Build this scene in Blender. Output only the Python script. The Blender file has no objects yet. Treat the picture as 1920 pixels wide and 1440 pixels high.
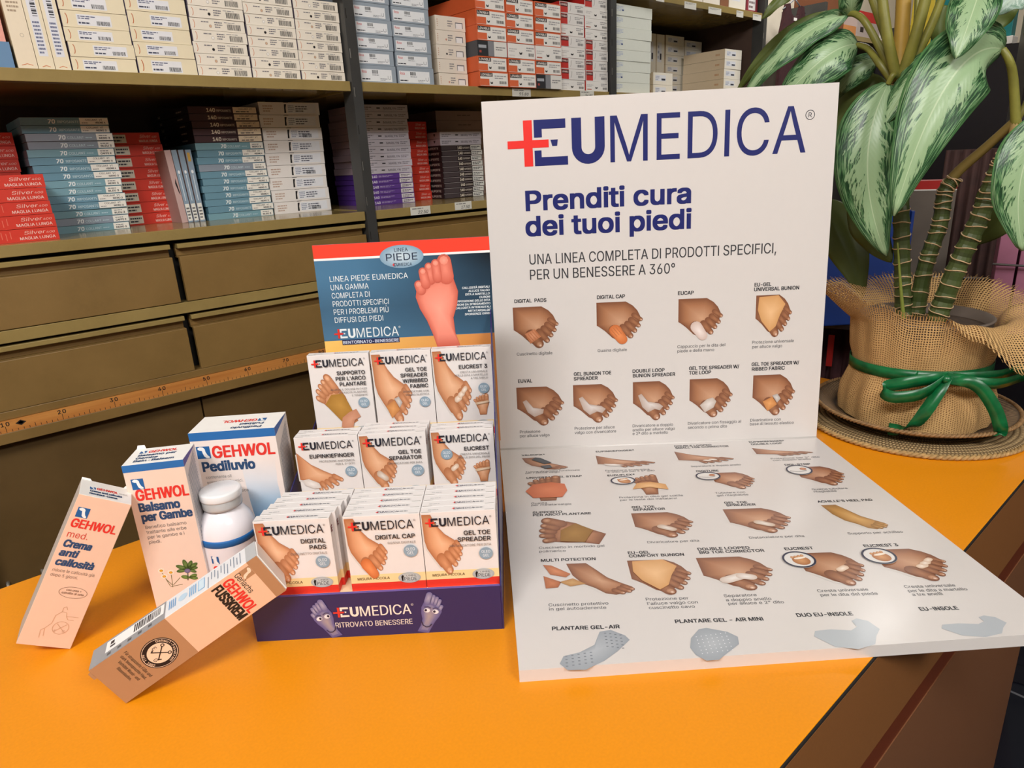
# A shop counter with a foot-care counter display, a folding poster, a potted plant and hosiery shelves behind.
# Lengths in metres; the counter top is at z = COUNTER_H, the floor at z = 0.
import bpy, math, random, os
from mathutils import Vector, Matrix
from mathutils.geometry import delaunay_2d_cdt
random.seed(7)
scene = bpy.context.scene
COL = scene.collection
COUNTER_H = 0.90          # everything is laid out with z = 0 on the counter top, then lifted by this at the end
FLOOR = -COUNTER_H

# ------------------------------------------------------------------ camera
cam_d = bpy.data.cameras.new('camera')
cam_d.sensor_width = 36.0
cam_d.lens = 1268.0 / 1920.0 * 36.0
cam_d.clip_start = 0.02
cam = bpy.data.objects.new('camera', cam_d)
COL.objects.link(cam)
PITCH, ROLL, YAW = math.radians(18.09), math.radians(-2.95), math.radians(40.69)
_b = Matrix(((1, 0, 0), (0, 0, -1), (0, 1, 0))) @ Matrix.Rotation(YAW, 3, 'Z')
_R = Matrix.Rotation(ROLL, 3, 'Z') @ Matrix.Rotation(PITCH, 3, 'X') @ _b      # world -> camera (x right, y down, z forward)
_M = Matrix((_R[0], -_R[1], -_R[2])).transposed().to_4x4()
_M.translation = Vector((0, 0, 0.42))
cam.matrix_world = _M
scene.camera = cam

# ------------------------------------------------------------------ world, lamps, exposure
world = bpy.data.worlds.new('world')
scene.world = world
world.use_nodes = True
world.node_tree.nodes['Background'].inputs[0].default_value = (1.0, 0.965, 0.93, 1)
world.node_tree.nodes['Background'].inputs[1].default_value = 0.36


def lamp(name, loc, aim, size, power, colour):
    d = bpy.data.lights.new(name, 'AREA')
    d.shape = 'RECTANGLE'
    d.size, d.size_y = size
    d.energy = power
    d.color = colour
    o = bpy.data.objects.new(name, d)
    COL.objects.link(o)
    o.location = loc
    o.rotation_euler = (Vector(aim) - Vector(loc)).to_track_quat('-Z', 'Y').to_euler()
    return o


lamp('ceiling_or_fill_lamp', (-1.25, -0.45, 2.05), (0.6, 0.9, 0), (1.2, 0.35), 68, (1.0, 0.975, 0.95))
lamp('ceiling_or_fill_lamp', (0.2, -2.1, 2.05), (0.8, 0.3, -.1), (1.2, 0.3), 45, (1.0, 0.975, 0.95))  # front fill behind the camera, added to brighten the brown counter front
lamp('ceiling_or_fill_lamp', (3.6, 1.0, 2.05), (3.9, 2.1, 0.2), (1.2, 0.3), 34, (1.0, 0.975, 0.95))
scene.view_settings.view_transform = 'Standard'
scene.view_settings.look = 'None'
scene.view_settings.gamma = 1.0
scene.view_settings.use_curve_mapping = False
scene.view_settings.exposure = -0.06


# ------------------------------------------------------------------ colour and materials
def lin(c):
    """'#rrggbb' -> linear rgb"""
    c = c.lstrip('#')
    out = []
    for i in (0, 2, 4):
        v = int(c[i:i + 2], 16) / 255
        out.append(v / 12.92 if v <= 0.04045 else ((v + 0.055) / 1.055) ** 2.4)
    return (out[0], out[1], out[2], 1.0)


class NT:
    """small helper around a node tree"""
    def __init__(self, name):
        self.m = bpy.data.materials.new(name)
        self.m.use_nodes = True
        self.t = self.m.node_tree
        self.b = self.t.nodes['Principled BSDF']
        self.out = self.t.nodes['Material Output']

    def n(self, kind, **kw):
        nd = self.t.nodes.new('ShaderNode' + kind)
        for k, v in kw.items():
            if k in nd.inputs:
                nd.inputs[k].default_value = v
            else:
                setattr(nd, k, v)
        return nd

    def l(self, a, b):
        self.t.links.new(a, b)

    def set(self, **kw):
        for k, v in kw.items():
            self.b.inputs[k.replace('_', ' ')].default_value = v

    def math(self, op, a, b=None, clamp=False):
        nd = self.n('Math', operation=op, use_clamp=clamp)
        for i, v in enumerate((a, b)):
            if v is None:
                continue
            if isinstance(v, (int, float)):
                nd.inputs[i].default_value = v
            else:
                self.l(v, nd.inputs[i])
        return nd.outputs[0]

    def mix(self, fac, a, b):
        nd = self.n('Mix', data_type='RGBA')
        for i, v in ((0, fac), (6, a), (7, b)):
            if isinstance(v, (int, float, tuple)):
                nd.inputs[i].default_value = v
            else:
                self.l(v, nd.inputs[i])
        return nd.outputs[2]

    def ramp(self, fac, *stops):
        nd = self.n('ValToRGB')
        e = nd.color_ramp.elements
        while len(e) < len(stops):
            e.new(0.5)
        for el, (p, c) in zip(e, stops):
            el.position = p
            el.color = c
        self.l(fac, nd.inputs[0])
        return nd.outputs[0]

    def bump(self, h, strength=0.2, dist=0.001):
        nd = self.n('Bump', Strength=strength, Distance=dist)
        self.l(h, nd.inputs['Height'])
        self.l(nd.outputs[0], self.b.inputs['Normal'])


def card_material(name, rough, spec, grain=0.03, coat=0.0):
    """printed card: colour of every printed patch comes from the mesh, with a fine paper grain"""
    k = NT(name)
    at = k.n('Attribute', attribute_name='Col')
    no = k.n('TexNoise', Scale=90.0, Detail=3.0)
    tc = k.n('TexCoord')
    k.l(tc.outputs['Object'], no.inputs['Vector'])
    v = k.math('ADD', k.math('MULTIPLY', no.outputs[0], grain * 2), 1 - grain)
    sc = k.n('VectorMath', operation='SCALE')
    k.l(at.outputs['Color'], sc.inputs[0])
    k.l(v, sc.inputs['Scale'])
    k.l(sc.outputs[0], k.b.inputs['Base Color'])
    k.set(Roughness=rough)
    k.b.inputs['Specular IOR Level'].default_value = spec
    k.b.inputs['Coat Weight'].default_value = coat
    k.b.inputs['Coat Roughness'].default_value = 0.12
    return k.m


def plain(name, col, rough=0.5, metal=0.0, noise=0.08, scale=25.0, spec=0.5):
    k = NT(name)
    tc = k.n('TexCoord')
    no = k.n('TexNoise', Scale=scale, Detail=5.0)
    k.l(tc.outputs['Object'], no.inputs['Vector'])
    c = lin(col)
    lo = tuple(x * (1 - noise) for x in c[:3]) + (1,)
    hi = tuple(min(1, x * (1 + noise)) for x in c[:3]) + (1,)
    k.l(k.ramp(no.outputs[0], (0.3, lo), (0.7, hi)), k.b.inputs['Base Color'])
    k.set(Roughness=rough, Metallic=metal)
    k.b.inputs['Specular IOR Level'].default_value = spec
    return k.m


def painted_metal(name, col, rough, worn):
    """enamelled sheet steel with fine speckle and worn dark smudges"""
    k = NT(name)
    tc = k.n('TexCoord')
    a = k.n('TexNoise', Scale=9.0, Detail=6.0, Roughness=0.65)
    s = k.n('TexNoise', Scale=260.0, Detail=2.0)
    d = k.n('TexNoise', Scale=5.0, Detail=8.0, Roughness=0.75)
    for x in (a, s, d):
        k.l(tc.outputs['Object'], x.inputs['Vector'])
    c = lin(col)
    lo = tuple(x * 0.86 for x in c[:3]) + (1,)
    hi = tuple(x * 1.12 for x in c[:3]) + (1,)
    base = k.mix(k.math('MULTIPLY', s.outputs[0], 0.35), k.ramp(a.outputs[0], (0.3, lo), (0.7, hi)), hi)
    m = k.ramp(d.outputs[0], (0.60, (0, 0, 0, 1)), (0.78, (1, 1, 1, 1)))
    k.l(k.mix(k.math('MULTIPLY', m, worn), base, tuple(x * 0.35 for x in c[:3]) + (1,)), k.b.inputs['Base Color'])
    k.l(k.math('ADD', k.math('MULTIPLY', a.outputs[0], 0.15), rough - 0.07), k.b.inputs['Roughness'])
    k.bump(s.outputs[0], 0.08, 0.0006)
    return k.m


def wood(name, c0, c1, axis_scale=(3.0, 60.0, 60.0), rough=0.4):
    k = NT(name)
    tc = k.n('TexCoord')
    mp = k.n('Mapping')
    mp.inputs['Scale'].default_value = axis_scale
    no = k.n('TexNoise', Scale=1.0, Detail=6.0, Roughness=0.6)
    k.l(tc.outputs['Object'], mp.inputs['Vector'])
    k.l(mp.outputs[0], no.inputs['Vector'])
    k.l(k.ramp(no.outputs[0], (0.3, lin(c0)), (0.7, lin(c1))), k.b.inputs['Base Color'])
    k.set(Roughness=rough)
    return k.m


M = {}
M['card'] = card_material('printed_card', 0.50, 0.35)
M['gloss'] = card_material('laminated_board', 0.30, 0.5, 0.012, 0.10)
M['sleek'] = card_material('glossy_print', 0.34, 0.5, 0.02, 0.15)
M['khaki'] = painted_metal('khaki_enamelled_steel', '#86693a', 0.42, 0.30)
M['shelf'] = painted_metal('khaki_enamelled_shelf', '#9a8552', 0.15, 0.45)
M['khaki_dark'] = painted_metal('khaki_cabinet_panel', '#644c28', 0.5, 0.25)
M['post'] = painted_metal('charcoal_enamelled_steel', '#3b3b3a', 0.38, 0.2)
M['back'] = plain('brown_back_panel', '#4a372d', 0.75)
M['dark'] = plain('dark_gap', '#15110d', 0.8)
M['ruler'] = wood('varnished_beech', '#c0783a', '#d8964f', (2.5, 80.0, 80.0), 0.35)
M['ink'] = plain('black_ink', '#241a14', 0.6)
M['wall'] = plain('cream_wall_paint', '#e4d9c4', 0.85, noise=0.04, scale=6)
M['ceiling'] = plain('white_ceiling_paint', '#e8e4da', 0.9, noise=0.03, scale=5)
M['pale_metal'] = plain('pale_grey_metal', '#d2d2cc', 0.35)
M['silver'] = plain('brushed_steel', '#b9b9b6', 0.3, 0.9)


def floor_material():
    k = NT('dark_floor_tiles')
    tc = k.n('TexCoord')
    br = k.n('TexBrick', Scale=1.0, offset=0.0)
    br.inputs['Brick Width'].default_value = 0.45
    br.inputs['Row Height'].default_value = 0.45
    br.inputs['Mortar Size'].default_value = 0.004
    br.inputs['Color1'].default_value = lin('#15161f')
    br.inputs['Color2'].default_value = lin('#181a24')
    br.inputs['Mortar'].default_value = lin('#6f6f74')
    k.l(tc.outputs['Object'], br.inputs['Vector'])
    k.l(br.outputs[0], k.b.inputs['Base Color'])
    k.set(Roughness=0.3)
    return k.m


M['floor'] = floor_material()


def laminate(name, col, rough, fine):
    k = NT(name)
    tc = k.n('TexCoord')
    a = k.n('TexNoise', Scale=3.0, Detail=4.0)
    s = k.n('TexNoise', Scale=420.0, Detail=2.0)
    for x in (a, s):
        k.l(tc.outputs['Object'], x.inputs['Vector'])
    c = lin(col)
    f = k.math('ADD', k.math('MULTIPLY', s.outputs[0], 0.6), k.math('MULTIPLY', a.outputs[0], 0.4))
    k.l(k.ramp(f, (0.3, tuple(x * (1 - fine) for x in c[:3]) + (1,)), (0.7, tuple(min(1, x * (1 + fine)) for x in c[:3]) + (1,))), k.b.inputs['Base Color'])
    k.set(Roughness=rough)
    k.bump(s.outputs[0], 0.06, 0.0004)
    return k.m


M['yellow'] = laminate('yellow_laminate', '#e7900b', 0.42, 0.05)
M['brown'] = laminate('brown_laminate', '#8a5a30', 0.4, 0.09)
M['brown_red'] = laminate('red_brown_laminate', '#6a2f16', 0.4, 0.08)
M['brown_low'] = laminate('red_brown_lower_laminate', '#7c5236', 0.42, 0.08)


# ------------------------------------------------------------------ text as mesh outlines
def load_font():
    try:
        return bpy.data.fonts.load(os.path.join(bpy.utils.system_resource('DATAFILES'), 'fonts', 'Inter.woff2'))
    except Exception:
        return None


FONT = load_font()
CAP = 0.507 if FONT else 0.70
_GL = {}
_TX = {}


def _outline(body):
    cu = bpy.data.curves.new('lettering', 'FONT')
    cu.body = body
    if FONT:
        cu.font = FONT
    cu.size = 1.0
    cu.resolution_u = 3
    cu.fill_mode = 'NONE'
    ob = bpy.data.objects.new('lettering', cu)
    me = bpy.data.meshes.new_from_object(ob)
    vs = [Vector((v.co.x, v.co.y)) for v in me.vertices]
    es = [tuple(e.vertices) for e in me.edges]
    bpy.data.objects.remove(ob)
    bpy.data.meshes.remove(me)
    bpy.data.curves.remove(cu)
    return vs, es


def _right(body):
    vs, _ = _outline(body)
    return max((v.x for v in vs), default=0.0)


def glyph(ch):
    """(verts, triangles, advance): the letter's outline filled by winding number, as overlapping contours need"""
    if ch in 'Il' and FONT:          # plain upright strokes
        h = CAP if ch == 'I' else CAP * 1.04
        return ([(.055, 0), (.122, 0), (.122, h), (.055, h)], [(0, 1, 2), (0, 2, 3)], .177)
    if ch not in _GL:
        adv = _right('H' + ch + 'H') - _right('HH')
        vs, es = _outline(ch) if ch != ' ' else ([], [])
        if not es:
            _GL[ch] = ([], [], adv)
            return _GL[ch]
        # merge coincident points, then keep the triangles with a winding number other than zero
        key, idx, uq = {}, [], []
        for v in vs:
            q = (round(v.x, 5), round(v.y, 5))
            if q not in key:
                key[q] = len(uq)
                uq.append(v)
            idx.append(key[q])
        # walk the edges round each contour, so that all of them have a direction
        nb = {}
        for a, b in es:
            nb.setdefault(a, []).append(b)
            nb.setdefault(b, []).append(a)
        de, seen = [], set()
        for a0 in range(len(vs)):
            if a0 in seen or a0 not in nb:
                continue
            loop, cur, prev = [a0], a0, None
            seen.add(a0)
            while True:
                nx = [n for n in sorted(nb[cur]) if n not in seen]
                if not nx:
                    break
                cur = nx[0]
                seen.add(cur)
                loop.append(cur)
            de += list(zip(loop, loop[1:] + loop[:1]))
        de = [(vs[a], vs[b]) for a, b in de]
        ue = list({(min(idx[a], idx[b]), max(idx[a], idx[b])) for a, b in es if idx[a] != idx[b]})
        r = delaunay_2d_cdt(uq, ue, [], 0, 1e-6)
        pv = r[0]
        tris = []
        for f in r[2]:
            c = (pv[f[0]] + pv[f[1]] + pv[f[2]]) / 3
            w = 0
            for p, q in de:
                if (p.y > c.y) != (q.y > c.y):
                    x = p.x + (c.y - p.y) / (q.y - p.y) * (q.x - p.x)
                    if x > c.x:
                        w += 1 if q.y > p.y else -1
            if w:
                tris.append(tuple(f))
        _GL[ch] = ([(v.x, v.y) for v in pv], tris, adv)
    return _GL[ch]


def text_mesh(s):
    """(verts, faces, xmin, xmax) of a string at size 1"""
    if s not in _TX:
        vs, fs, x = [], [], 0.0
        for ch in s:
            gv, gf, adv = glyph(ch)
            n = len(vs)
            vs += [(a + x, b) for a, b in gv]
            fs += [tuple(i + n for i in f) for f in gf]
            x += adv
        xs = [v[0] for v in vs] or [0, 1]
        _TX[s] = (vs, fs, min(xs), max(xs))
    return _TX[s]


# ------------------------------------------------------------------ mesh builder
class Frame:
    """a flat face to print on: origin, x axis, y axis"""
    def __init__(self, o, ex, ey):
        self.o, self.ex, self.ey = Vector(o), Vector(ex).normalized(), Vector(ey).normalized()
        self.n = self.ex.cross(self.ey).normalized()

    def p(self, x, y, h=0.0):
        return self.o + self.ex * x + self.ey * y + self.n * h

    def sub(self, x, y, deg=0.0):
        a = math.radians(deg)
        return Frame(self.p(x, y), self.ex * math.cos(a) + self.ey * math.sin(a), self.ey * math.cos(a) - self.ex * math.sin(a))


EPS = 0.00011


class MB:
    def __init__(self):
        self.v, self.f, self.c, self.mi, self.sm = [], [], [], [], []
        self.mats = []
        self.uv = None

    def mat(self, m):
        if m not in self.mats:
            self.mats.append(m)
        return self.mats.index(m)

    def face(self, pts, col, m, smooth=False):
        i0 = len(self.v)
        self.v.extend([tuple(p) for p in pts])
        self.f.append(tuple(range(i0, i0 + len(pts))))
        self.c.append(col)
        self.mi.append(self.mat(m))
        self.sm.append(smooth)

    def mesh(self, verts, faces, col, m, smooth=False):
        i0 = len(self.v)
        self.v.extend([tuple(p) for p in verts])
        k = self.mat(m)
        for f in faces:
            self.f.append(tuple(i + i0 for i in f))
            self.c.append(col)
            self.mi.append(k)
            self.sm.append(smooth)

    def box(self, a, b, col, m, cols=None):
        """axis aligned box; cols: dict of side -> colour"""
        x0, y0, z0 = a
        x1, y1, z1 = b
        P = [(x0, y0, z0), (x1, y0, z0), (x1, y1, z0), (x0, y1, z0), (x0, y0, z1), (x1, y0, z1), (x1, y1, z1), (x0, y1, z1)]
        F = {'front': (0, 1, 5, 4), 'right': (1, 2, 6, 5), 'back': (2, 3, 7, 6), 'left': (3, 0, 4, 7), 'top': (4, 5, 6, 7), 'bottom': (3, 2, 1, 0)}
        i0 = len(self.v)
        self.v.extend(P)
        k = self.mat(m)
        for s, f in F.items():
            self.f.append(tuple(i + i0 for i in f))
            self.c.append((cols or {}).get(s, col))
            self.mi.append(k)
            self.sm.append(False)

    def slab(self, pts, up, th, col, m):
        """prism: polygon pts pushed along up by th"""
        n = len(pts)
        up = Vector(up)
        a = [Vector(p) for p in pts]
        b = [p + up * th for p in a]
        self.face(b, col, m)
        self.face(a[::-1], col, m)
        for i in range(n):
            j = (i + 1) % n
            self.face((a[i], a[j], b[j], b[i]), col, m)

    # ---- printing on a frame
    def rect(self, F, x, y, w, h, col, k=1, m=None):
        e = EPS * k
        self.face((F.p(x, y, e), F.p(x + w, y, e), F.p(x + w, y + h, e), F.p(x, y + h, e)), col, m or self.pm)

    def poly(self, F, pts, col, k=1, cols=None):
        """polygon (may be concave); cols = optional colour per corner, shaded outwards from the middle colour col"""
        e = EPS * k
        if cols is None:
            self.face([F.p(x, y, e) for x, y in pts], col, self.pm)
        else:
            cx = sum(p[0] for p in pts) / len(pts)
            cy = sum(p[1] for p in pts) / len(pts)
            for i in range(len(pts)):
                j = (i + 1) % len(pts)
                self.face((F.p(cx, cy, e), F.p(*pts[i], e), F.p(*pts[j], e)), (col, cols[i], cols[j]), self.pm)

    def oval(self, F, cx, cy, rx, ry, col, k=1, rim=None, n=20, deg=0):
        a = math.radians(deg)
        pts = []
        for i in range(n):
            t = 2 * math.pi * i / n
            x, y = rx * math.cos(t), ry * math.sin(t)
            pts.append((cx + x * math.cos(a) - y * math.sin(a), cy + x * math.sin(a) + y * math.cos(a)))
        self.poly(F, pts, col, k, [rim] * n if rim else None)

    def ring(self, F, cx, cy, rx, ry, t, col, k=1, n=32):
        e = EPS * k
        for i in range(n):
            a, b = 2 * math.pi * i / n, 2 * math.pi * (i + 1) / n
            self.face((F.p(cx + rx * math.cos(a), cy + ry * math.sin(a), e), F.p(cx + rx * math.cos(b), cy + ry * math.sin(b), e),
                       F.p(cx + (rx - t) * math.cos(b), cy + (ry - t) * math.sin(b), e), F.p(cx + (rx - t) * math.cos(a), cy + (ry - t) * math.sin(a), e)), col, self.pm)

    def line(self, F, pts, w, col, k=1):
        e = EPS * k
        for (x0, y0), (x1, y1) in zip(pts, pts[1:]):
            d = Vector((x1 - x0, y1 - y0))
            if d.length < 1e-9:
                continue
            q = Vector((-d.y, d.x)).normalized() * w / 2
            self.face((F.p(x0 - q.x, y0 - q.y, e), F.p(x1 - q.x, y1 - q.y, e), F.p(x1 + q.x, y1 + q.y, e), F.p(x0 + q.x, y0 + q.y, e)), col, self.pm)

    def text(self, F, s, x, y, h, col, w=None, bold=0.0, k=2, right=False, slant=0.0, mid=False):
        """lettering with cap height h; w stretches it to a width"""
        vs, fs, a, b = text_mesh(s)
        sy = h / CAP
        sx = w / (b - a) if w else sy
        if right:
            x -= (b - a) * sx
        if mid:
            x -= (b - a) * sx / 2
        e = EPS * k
        # heavier weights: the outlines are laid down again, slightly shifted
        if bold > .015:
            sh = [(q * bold * sy, r * bold * .7 * sy) for q in ((-1, 0, 1) if bold > .025 else (-1, 1)) for r in (-1, 1)]
        elif bold > 0:
            sh = [(-bold * sy, 0), (bold * sy, 0)]
        else:
            sh = [(0, 0)]
        for i, (dx, dy) in enumerate(sh):
            self.mesh([F.p(x + dx + (px - a) * sx + slant * py * sy, y + dy + py * sy, e + EPS * .1 * i) for px, py in vs], fs, col, self.pm)
        return (b - a) * sx

    def build(self, name, parent=None, loc=None, bevel=0.0):
        me = bpy.data.meshes.new(name)
        me.from_pydata(self.v, [], self.f)
        for m in self.mats:
            me.materials.append(m)
        me.polygons.foreach_set('material_index', self.mi)
        me.polygons.foreach_set('use_smooth', self.sm)
        ca = me.color_attributes.new('Col', 'FLOAT_COLOR', 'CORNER')
        buf = []
        for f, c in zip(self.f, self.c):
            if c is None:
                c = (0.8, 0.8, 0.8, 1)
            if isinstance(c[0], (tuple, list)):
                for q in c:
                    buf.extend(q)
            else:
                buf.extend(tuple(c) * len(f))
        ca.data.foreach_set('color', buf)
        if self.uv:
            ul = me.uv_layers.new(name='UVMap')
            flat = []
            for f in self.f:
                for i in f:
                    flat.extend(self.uv[i])
            ul.data.foreach_set('uv', flat)
        me.update()
        o = bpy.data.objects.new(name, me)
        COL.objects.link(o)
        if parent:
            o.parent = parent
        if loc is not None:
            o.location = loc
        if bevel:
            b = o.modifiers.new('soft_edges', 'BEVEL')
            b.width = bevel
            b.segments = 2
            b.limit_method = 'ANGLE'
        return o


def printer(m):
    b = MB()
    b.pm = m
    return b


def tag(o, label, cat, group=None):
    o['label'] = label
    o['category'] = cat
    if group:
        o['group'] = group
    return o


def thing(name, label, cat, loc=(0, 0, 0), rot=None, group=None):
    o = bpy.data.objects.new(name, None)
    o.empty_display_size = 0.02
    COL.objects.link(o)
    if rot is not None:
        o.matrix_world = Matrix.Translation(loc) @ rot.to_4x4()
    else:
        o.location = loc
    return tag(o, label, cat, group)


def struct(o):
    o['kind'] = 'structure'
    return o


def copy_tree(o, parent=None):
    c = o.copy()
    COL.objects.link(c)
    if parent:
        c.parent = parent
        c.matrix_parent_inverse = o.matrix_parent_inverse.copy()
    for ch in list(o.children):
        copy_tree(ch, c)
    return c


ORD = ['bottom', 'second', 'third', 'fourth', 'fifth', 'sixth', 'seventh', 'eighth', 'ninth', 'tenth', 'eleventh', 'twelfth',
       'thirteenth', 'fourteenth', 'fifteenth', 'sixteenth', 'seventeenth']
WHITE, INK, NAVY, RED = lin('#f2f0ee'), lin('#22252b'), lin('#25307a'), lin('#e8322c')

# ------------------------------------------------------------------ printed artwork
SK = {'tan': ('#a87453', '#7d4e38', '#cc9f80'), 'peach': ('#d69a72', '#b0714b', '#ecbd98'), 'gold': ('#b98a4d', '#936a38', '#d4a86a')}


def stadium(a, b, ra, rb, n=7):
    """outline of a toe: a rounded strip from a (radius ra) to b (radius rb)"""
    d = math.atan2(b[1] - a[1], b[0] - a[0])
    pts = []
    for i in range(n + 1):
        t = d - math.pi / 2 + math.pi * i / n
        pts.append((b[0] + rb * math.cos(t), b[1] + rb * math.sin(t)))
    for i in range(n + 1):
        t = d + math.pi / 2 + math.pi * i / n
        pts.append((a[0] + ra * math.cos(t), a[1] + ra * math.sin(t)))
    return pts


FEET = {
    'short': ([(0, 1), (.63, 1), (.78, .90), (.88, .78), (.95, .62), (.91, .47), (.80, .34), (.69, .22), (.50, .08), (.34, .15), (.18, .32), (.06, .42), (0, .46)],
              [((.80, .68), (.95, .57), .055, .045), ((.74, .57), (.90, .43), .065, .050), ((.66, .48), (.82, .31), .070, .055), ((.56, .40), (.73, .19), .080, .062), ((.38, .34), (.55, .11), .125, .105)]),
    'long': ([(0, 1.39), (.23, 1.39), (.30, 1.25), (.40, 1.10), (.55, .94), (.78, .80), (.93, .68), (.96, .55), (.85, .38), (.72, .25), (.54, .10), (.38, .18), (.20, .42), (.07, .62), (.02, .80)],
             [((.84, .74), (.95, .60), .060, .048), ((.78, .66), (.92, .47), .070, .055), ((.69, .58), (.86, .36), .075, .060), ((.58, .48), (.77, .24), .085, .066), ((.42, .38), (.60, .11), .130, .108)]),
    'side': ([(0, .86), (.10, .76), (.30, .58), (.55, .44), (.80, .32), (.90, .26), (.80, .18), (.60, .12), (.42, .12), (.28, .18), (.0, .26)],
             [((.78, .30), (.94, .22), .060, .045), ((.70, .24), (.83, .13), .060, .045), ((.60, .19), (.70, .07), .058, .045), ((.49, .16), (.57, .04), .055, .045), ((.40, .14), (.45, .03), .055, .045)]),
    'flat': ([(0, 1), (.50, .80), (.75, .62), (.95, .45), (.85, .25), (.60, .10), (.30, .0), (.18, .06), (.08, .45)],
             [((.80, .52), (.97, .40), .055, .04), ((.74, .40), (.92, .25), .06, .045), ((.64, .30), (.80, .13), .06, .05), ((.52, .22), (.66, .06), .06, .05), ((.36, .16), (.50, .05), .07, .06)]),
    'sole': ([(-.15, 0), (-.19, .25), (-.28, .48), (-.33, .66), (-.24, .78), (-.05, .84), (.16, .84), (.30, .72), (.30, .55), (.22, .32), (.17, 0)],
             [((-.29, .72), (-.35, .79), .075, .07), ((-.20, .78), (-.24, .90), .07, .066), ((-.08, .80), (-.10, .96), .072, .068), ((.04, .80), (.04, 1.0), .075, .07), ((.19, .78), (.20, 1.02), .11, .105)]),
    'big_sole': ([(-.08, 0), (.17, 0), (.125, .15), (.115, .32), (.165, .46), (.185, .60), (.14, .76), (.0, .79), (-.14, .75), (-.25, .65), (-.27, .56), (-.235, .43), (-.17, .30), (-.12, .15)],
                 [((-.205, .63), (-.225, .69), .052, .048), ((-.150, .69), (-.170, .825), .050, .046), ((-.092, .73), (-.105, .875), .046, .043), ((-.022, .75), (-.030, .905), .050, .046), ((.072, .76), (.060, .925), .080, .074)]),
    'ankle': ([(0, 1), (.32, 1), (.45, .80), (.62, .52), (.82, .34), (.97, .22), (.95, .08), (.70, .0), (.55, .05), (.40, .22), (.22, .36), (.08, .62)],
              [((.84, .24), (.95, .15), .06, .05), ((.78, .18), (.90, .09), .06, .05), ((.70, .13), (.80, .05), .06, .05)]),
}


class Pic:
    """a little picture placed in a frame: unit coordinates scaled by s (and mirrored / turned)"""
    def __init__(self, mb, F, x, y, s, k=3, mirror=False, deg=0, sy=None):
        self.mb, self.s, self.k, self.sx, self.sy = mb, s, k, -1 if mirror else 1, sy or s
        self.F = F.sub(x, y, deg)

    def t(self, pts):
        return [(self.sx * x * self.s, y * self.sy) for x, y in pts]

    def poly(self, pts, col, rim=None, dk=0):
        pts = self.t(pts)
        if self.sx < 0:
            pts = pts[::-1]
        self.mb.poly(self.F, pts, lin(col), self.k + dk, [lin(rim)] * len(pts) if rim else None)

    def foot(self, kind, skin='tan', nails=True, shadow=True):
        base, mid, hi = SK[skin]
        out, toes = FEET[kind]
        if shadow:
            self.poly([(x - .03, y - .035) for x, y in out], '#a9a29c', '#d9d4d0', -1)
        n = len(out)
        pts = self.t(out)
        if self.sx < 0:
            pts = pts[::-1]
        # tones run from the rim through the skin colour to a light middle, so that the printed foot looks round
        cx = sum(p[0] for p in pts) / n
        cy = sum(p[1] for p in pts) / n
        inn = [(cx + (p[0] - cx) * .66, cy + (p[1] - cy) * .66) for p in pts]
        e = EPS * self.k
        lb, lm, lh = lin(base), lin(mid), lin(hi)
        for i in range(n):
            j = (i + 1) % n
            self.mb.face((self.F.p(*pts[i], e), self.F.p(*pts[j], e), self.F.p(*inn[j], e), self.F.p(*inn[i], e)), (lm, lm, lb, lb), self.mb.pm)
        self.mb.poly(self.F, inn, lh, self.k, [lb] * n)
        for i, (a, b, ra, rb) in enumerate(toes):
            self.poly(stadium(a, b, ra, rb), base if i < 4 else base, mid, 2 + (i % 2))
            d = Vector((b[0] - a[0], b[1] - a[1])).normalized()
            c = (b[0] + d.x * rb * .1, b[1] + d.y * rb * .1)
            self.poly([(c[0] + rb * .62 * math.cos(t), c[1] + rb * .62 * math.sin(t)) for t in [2 * math.pi * j / 8 for j in range(8)]], hi, base, 4)
            if nails and 'sole' not in kind:
                c = (b[0] + d.x * rb * .45, b[1] + d.y * rb * .45)
                self.poly([(c[0] + rb * .42 * math.cos(t), c[1] + rb * .42 * math.sin(t)) for t in [2 * math.pi * j / 8 for j in range(8)]], '#ecd2c2', base, 5)


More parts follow.
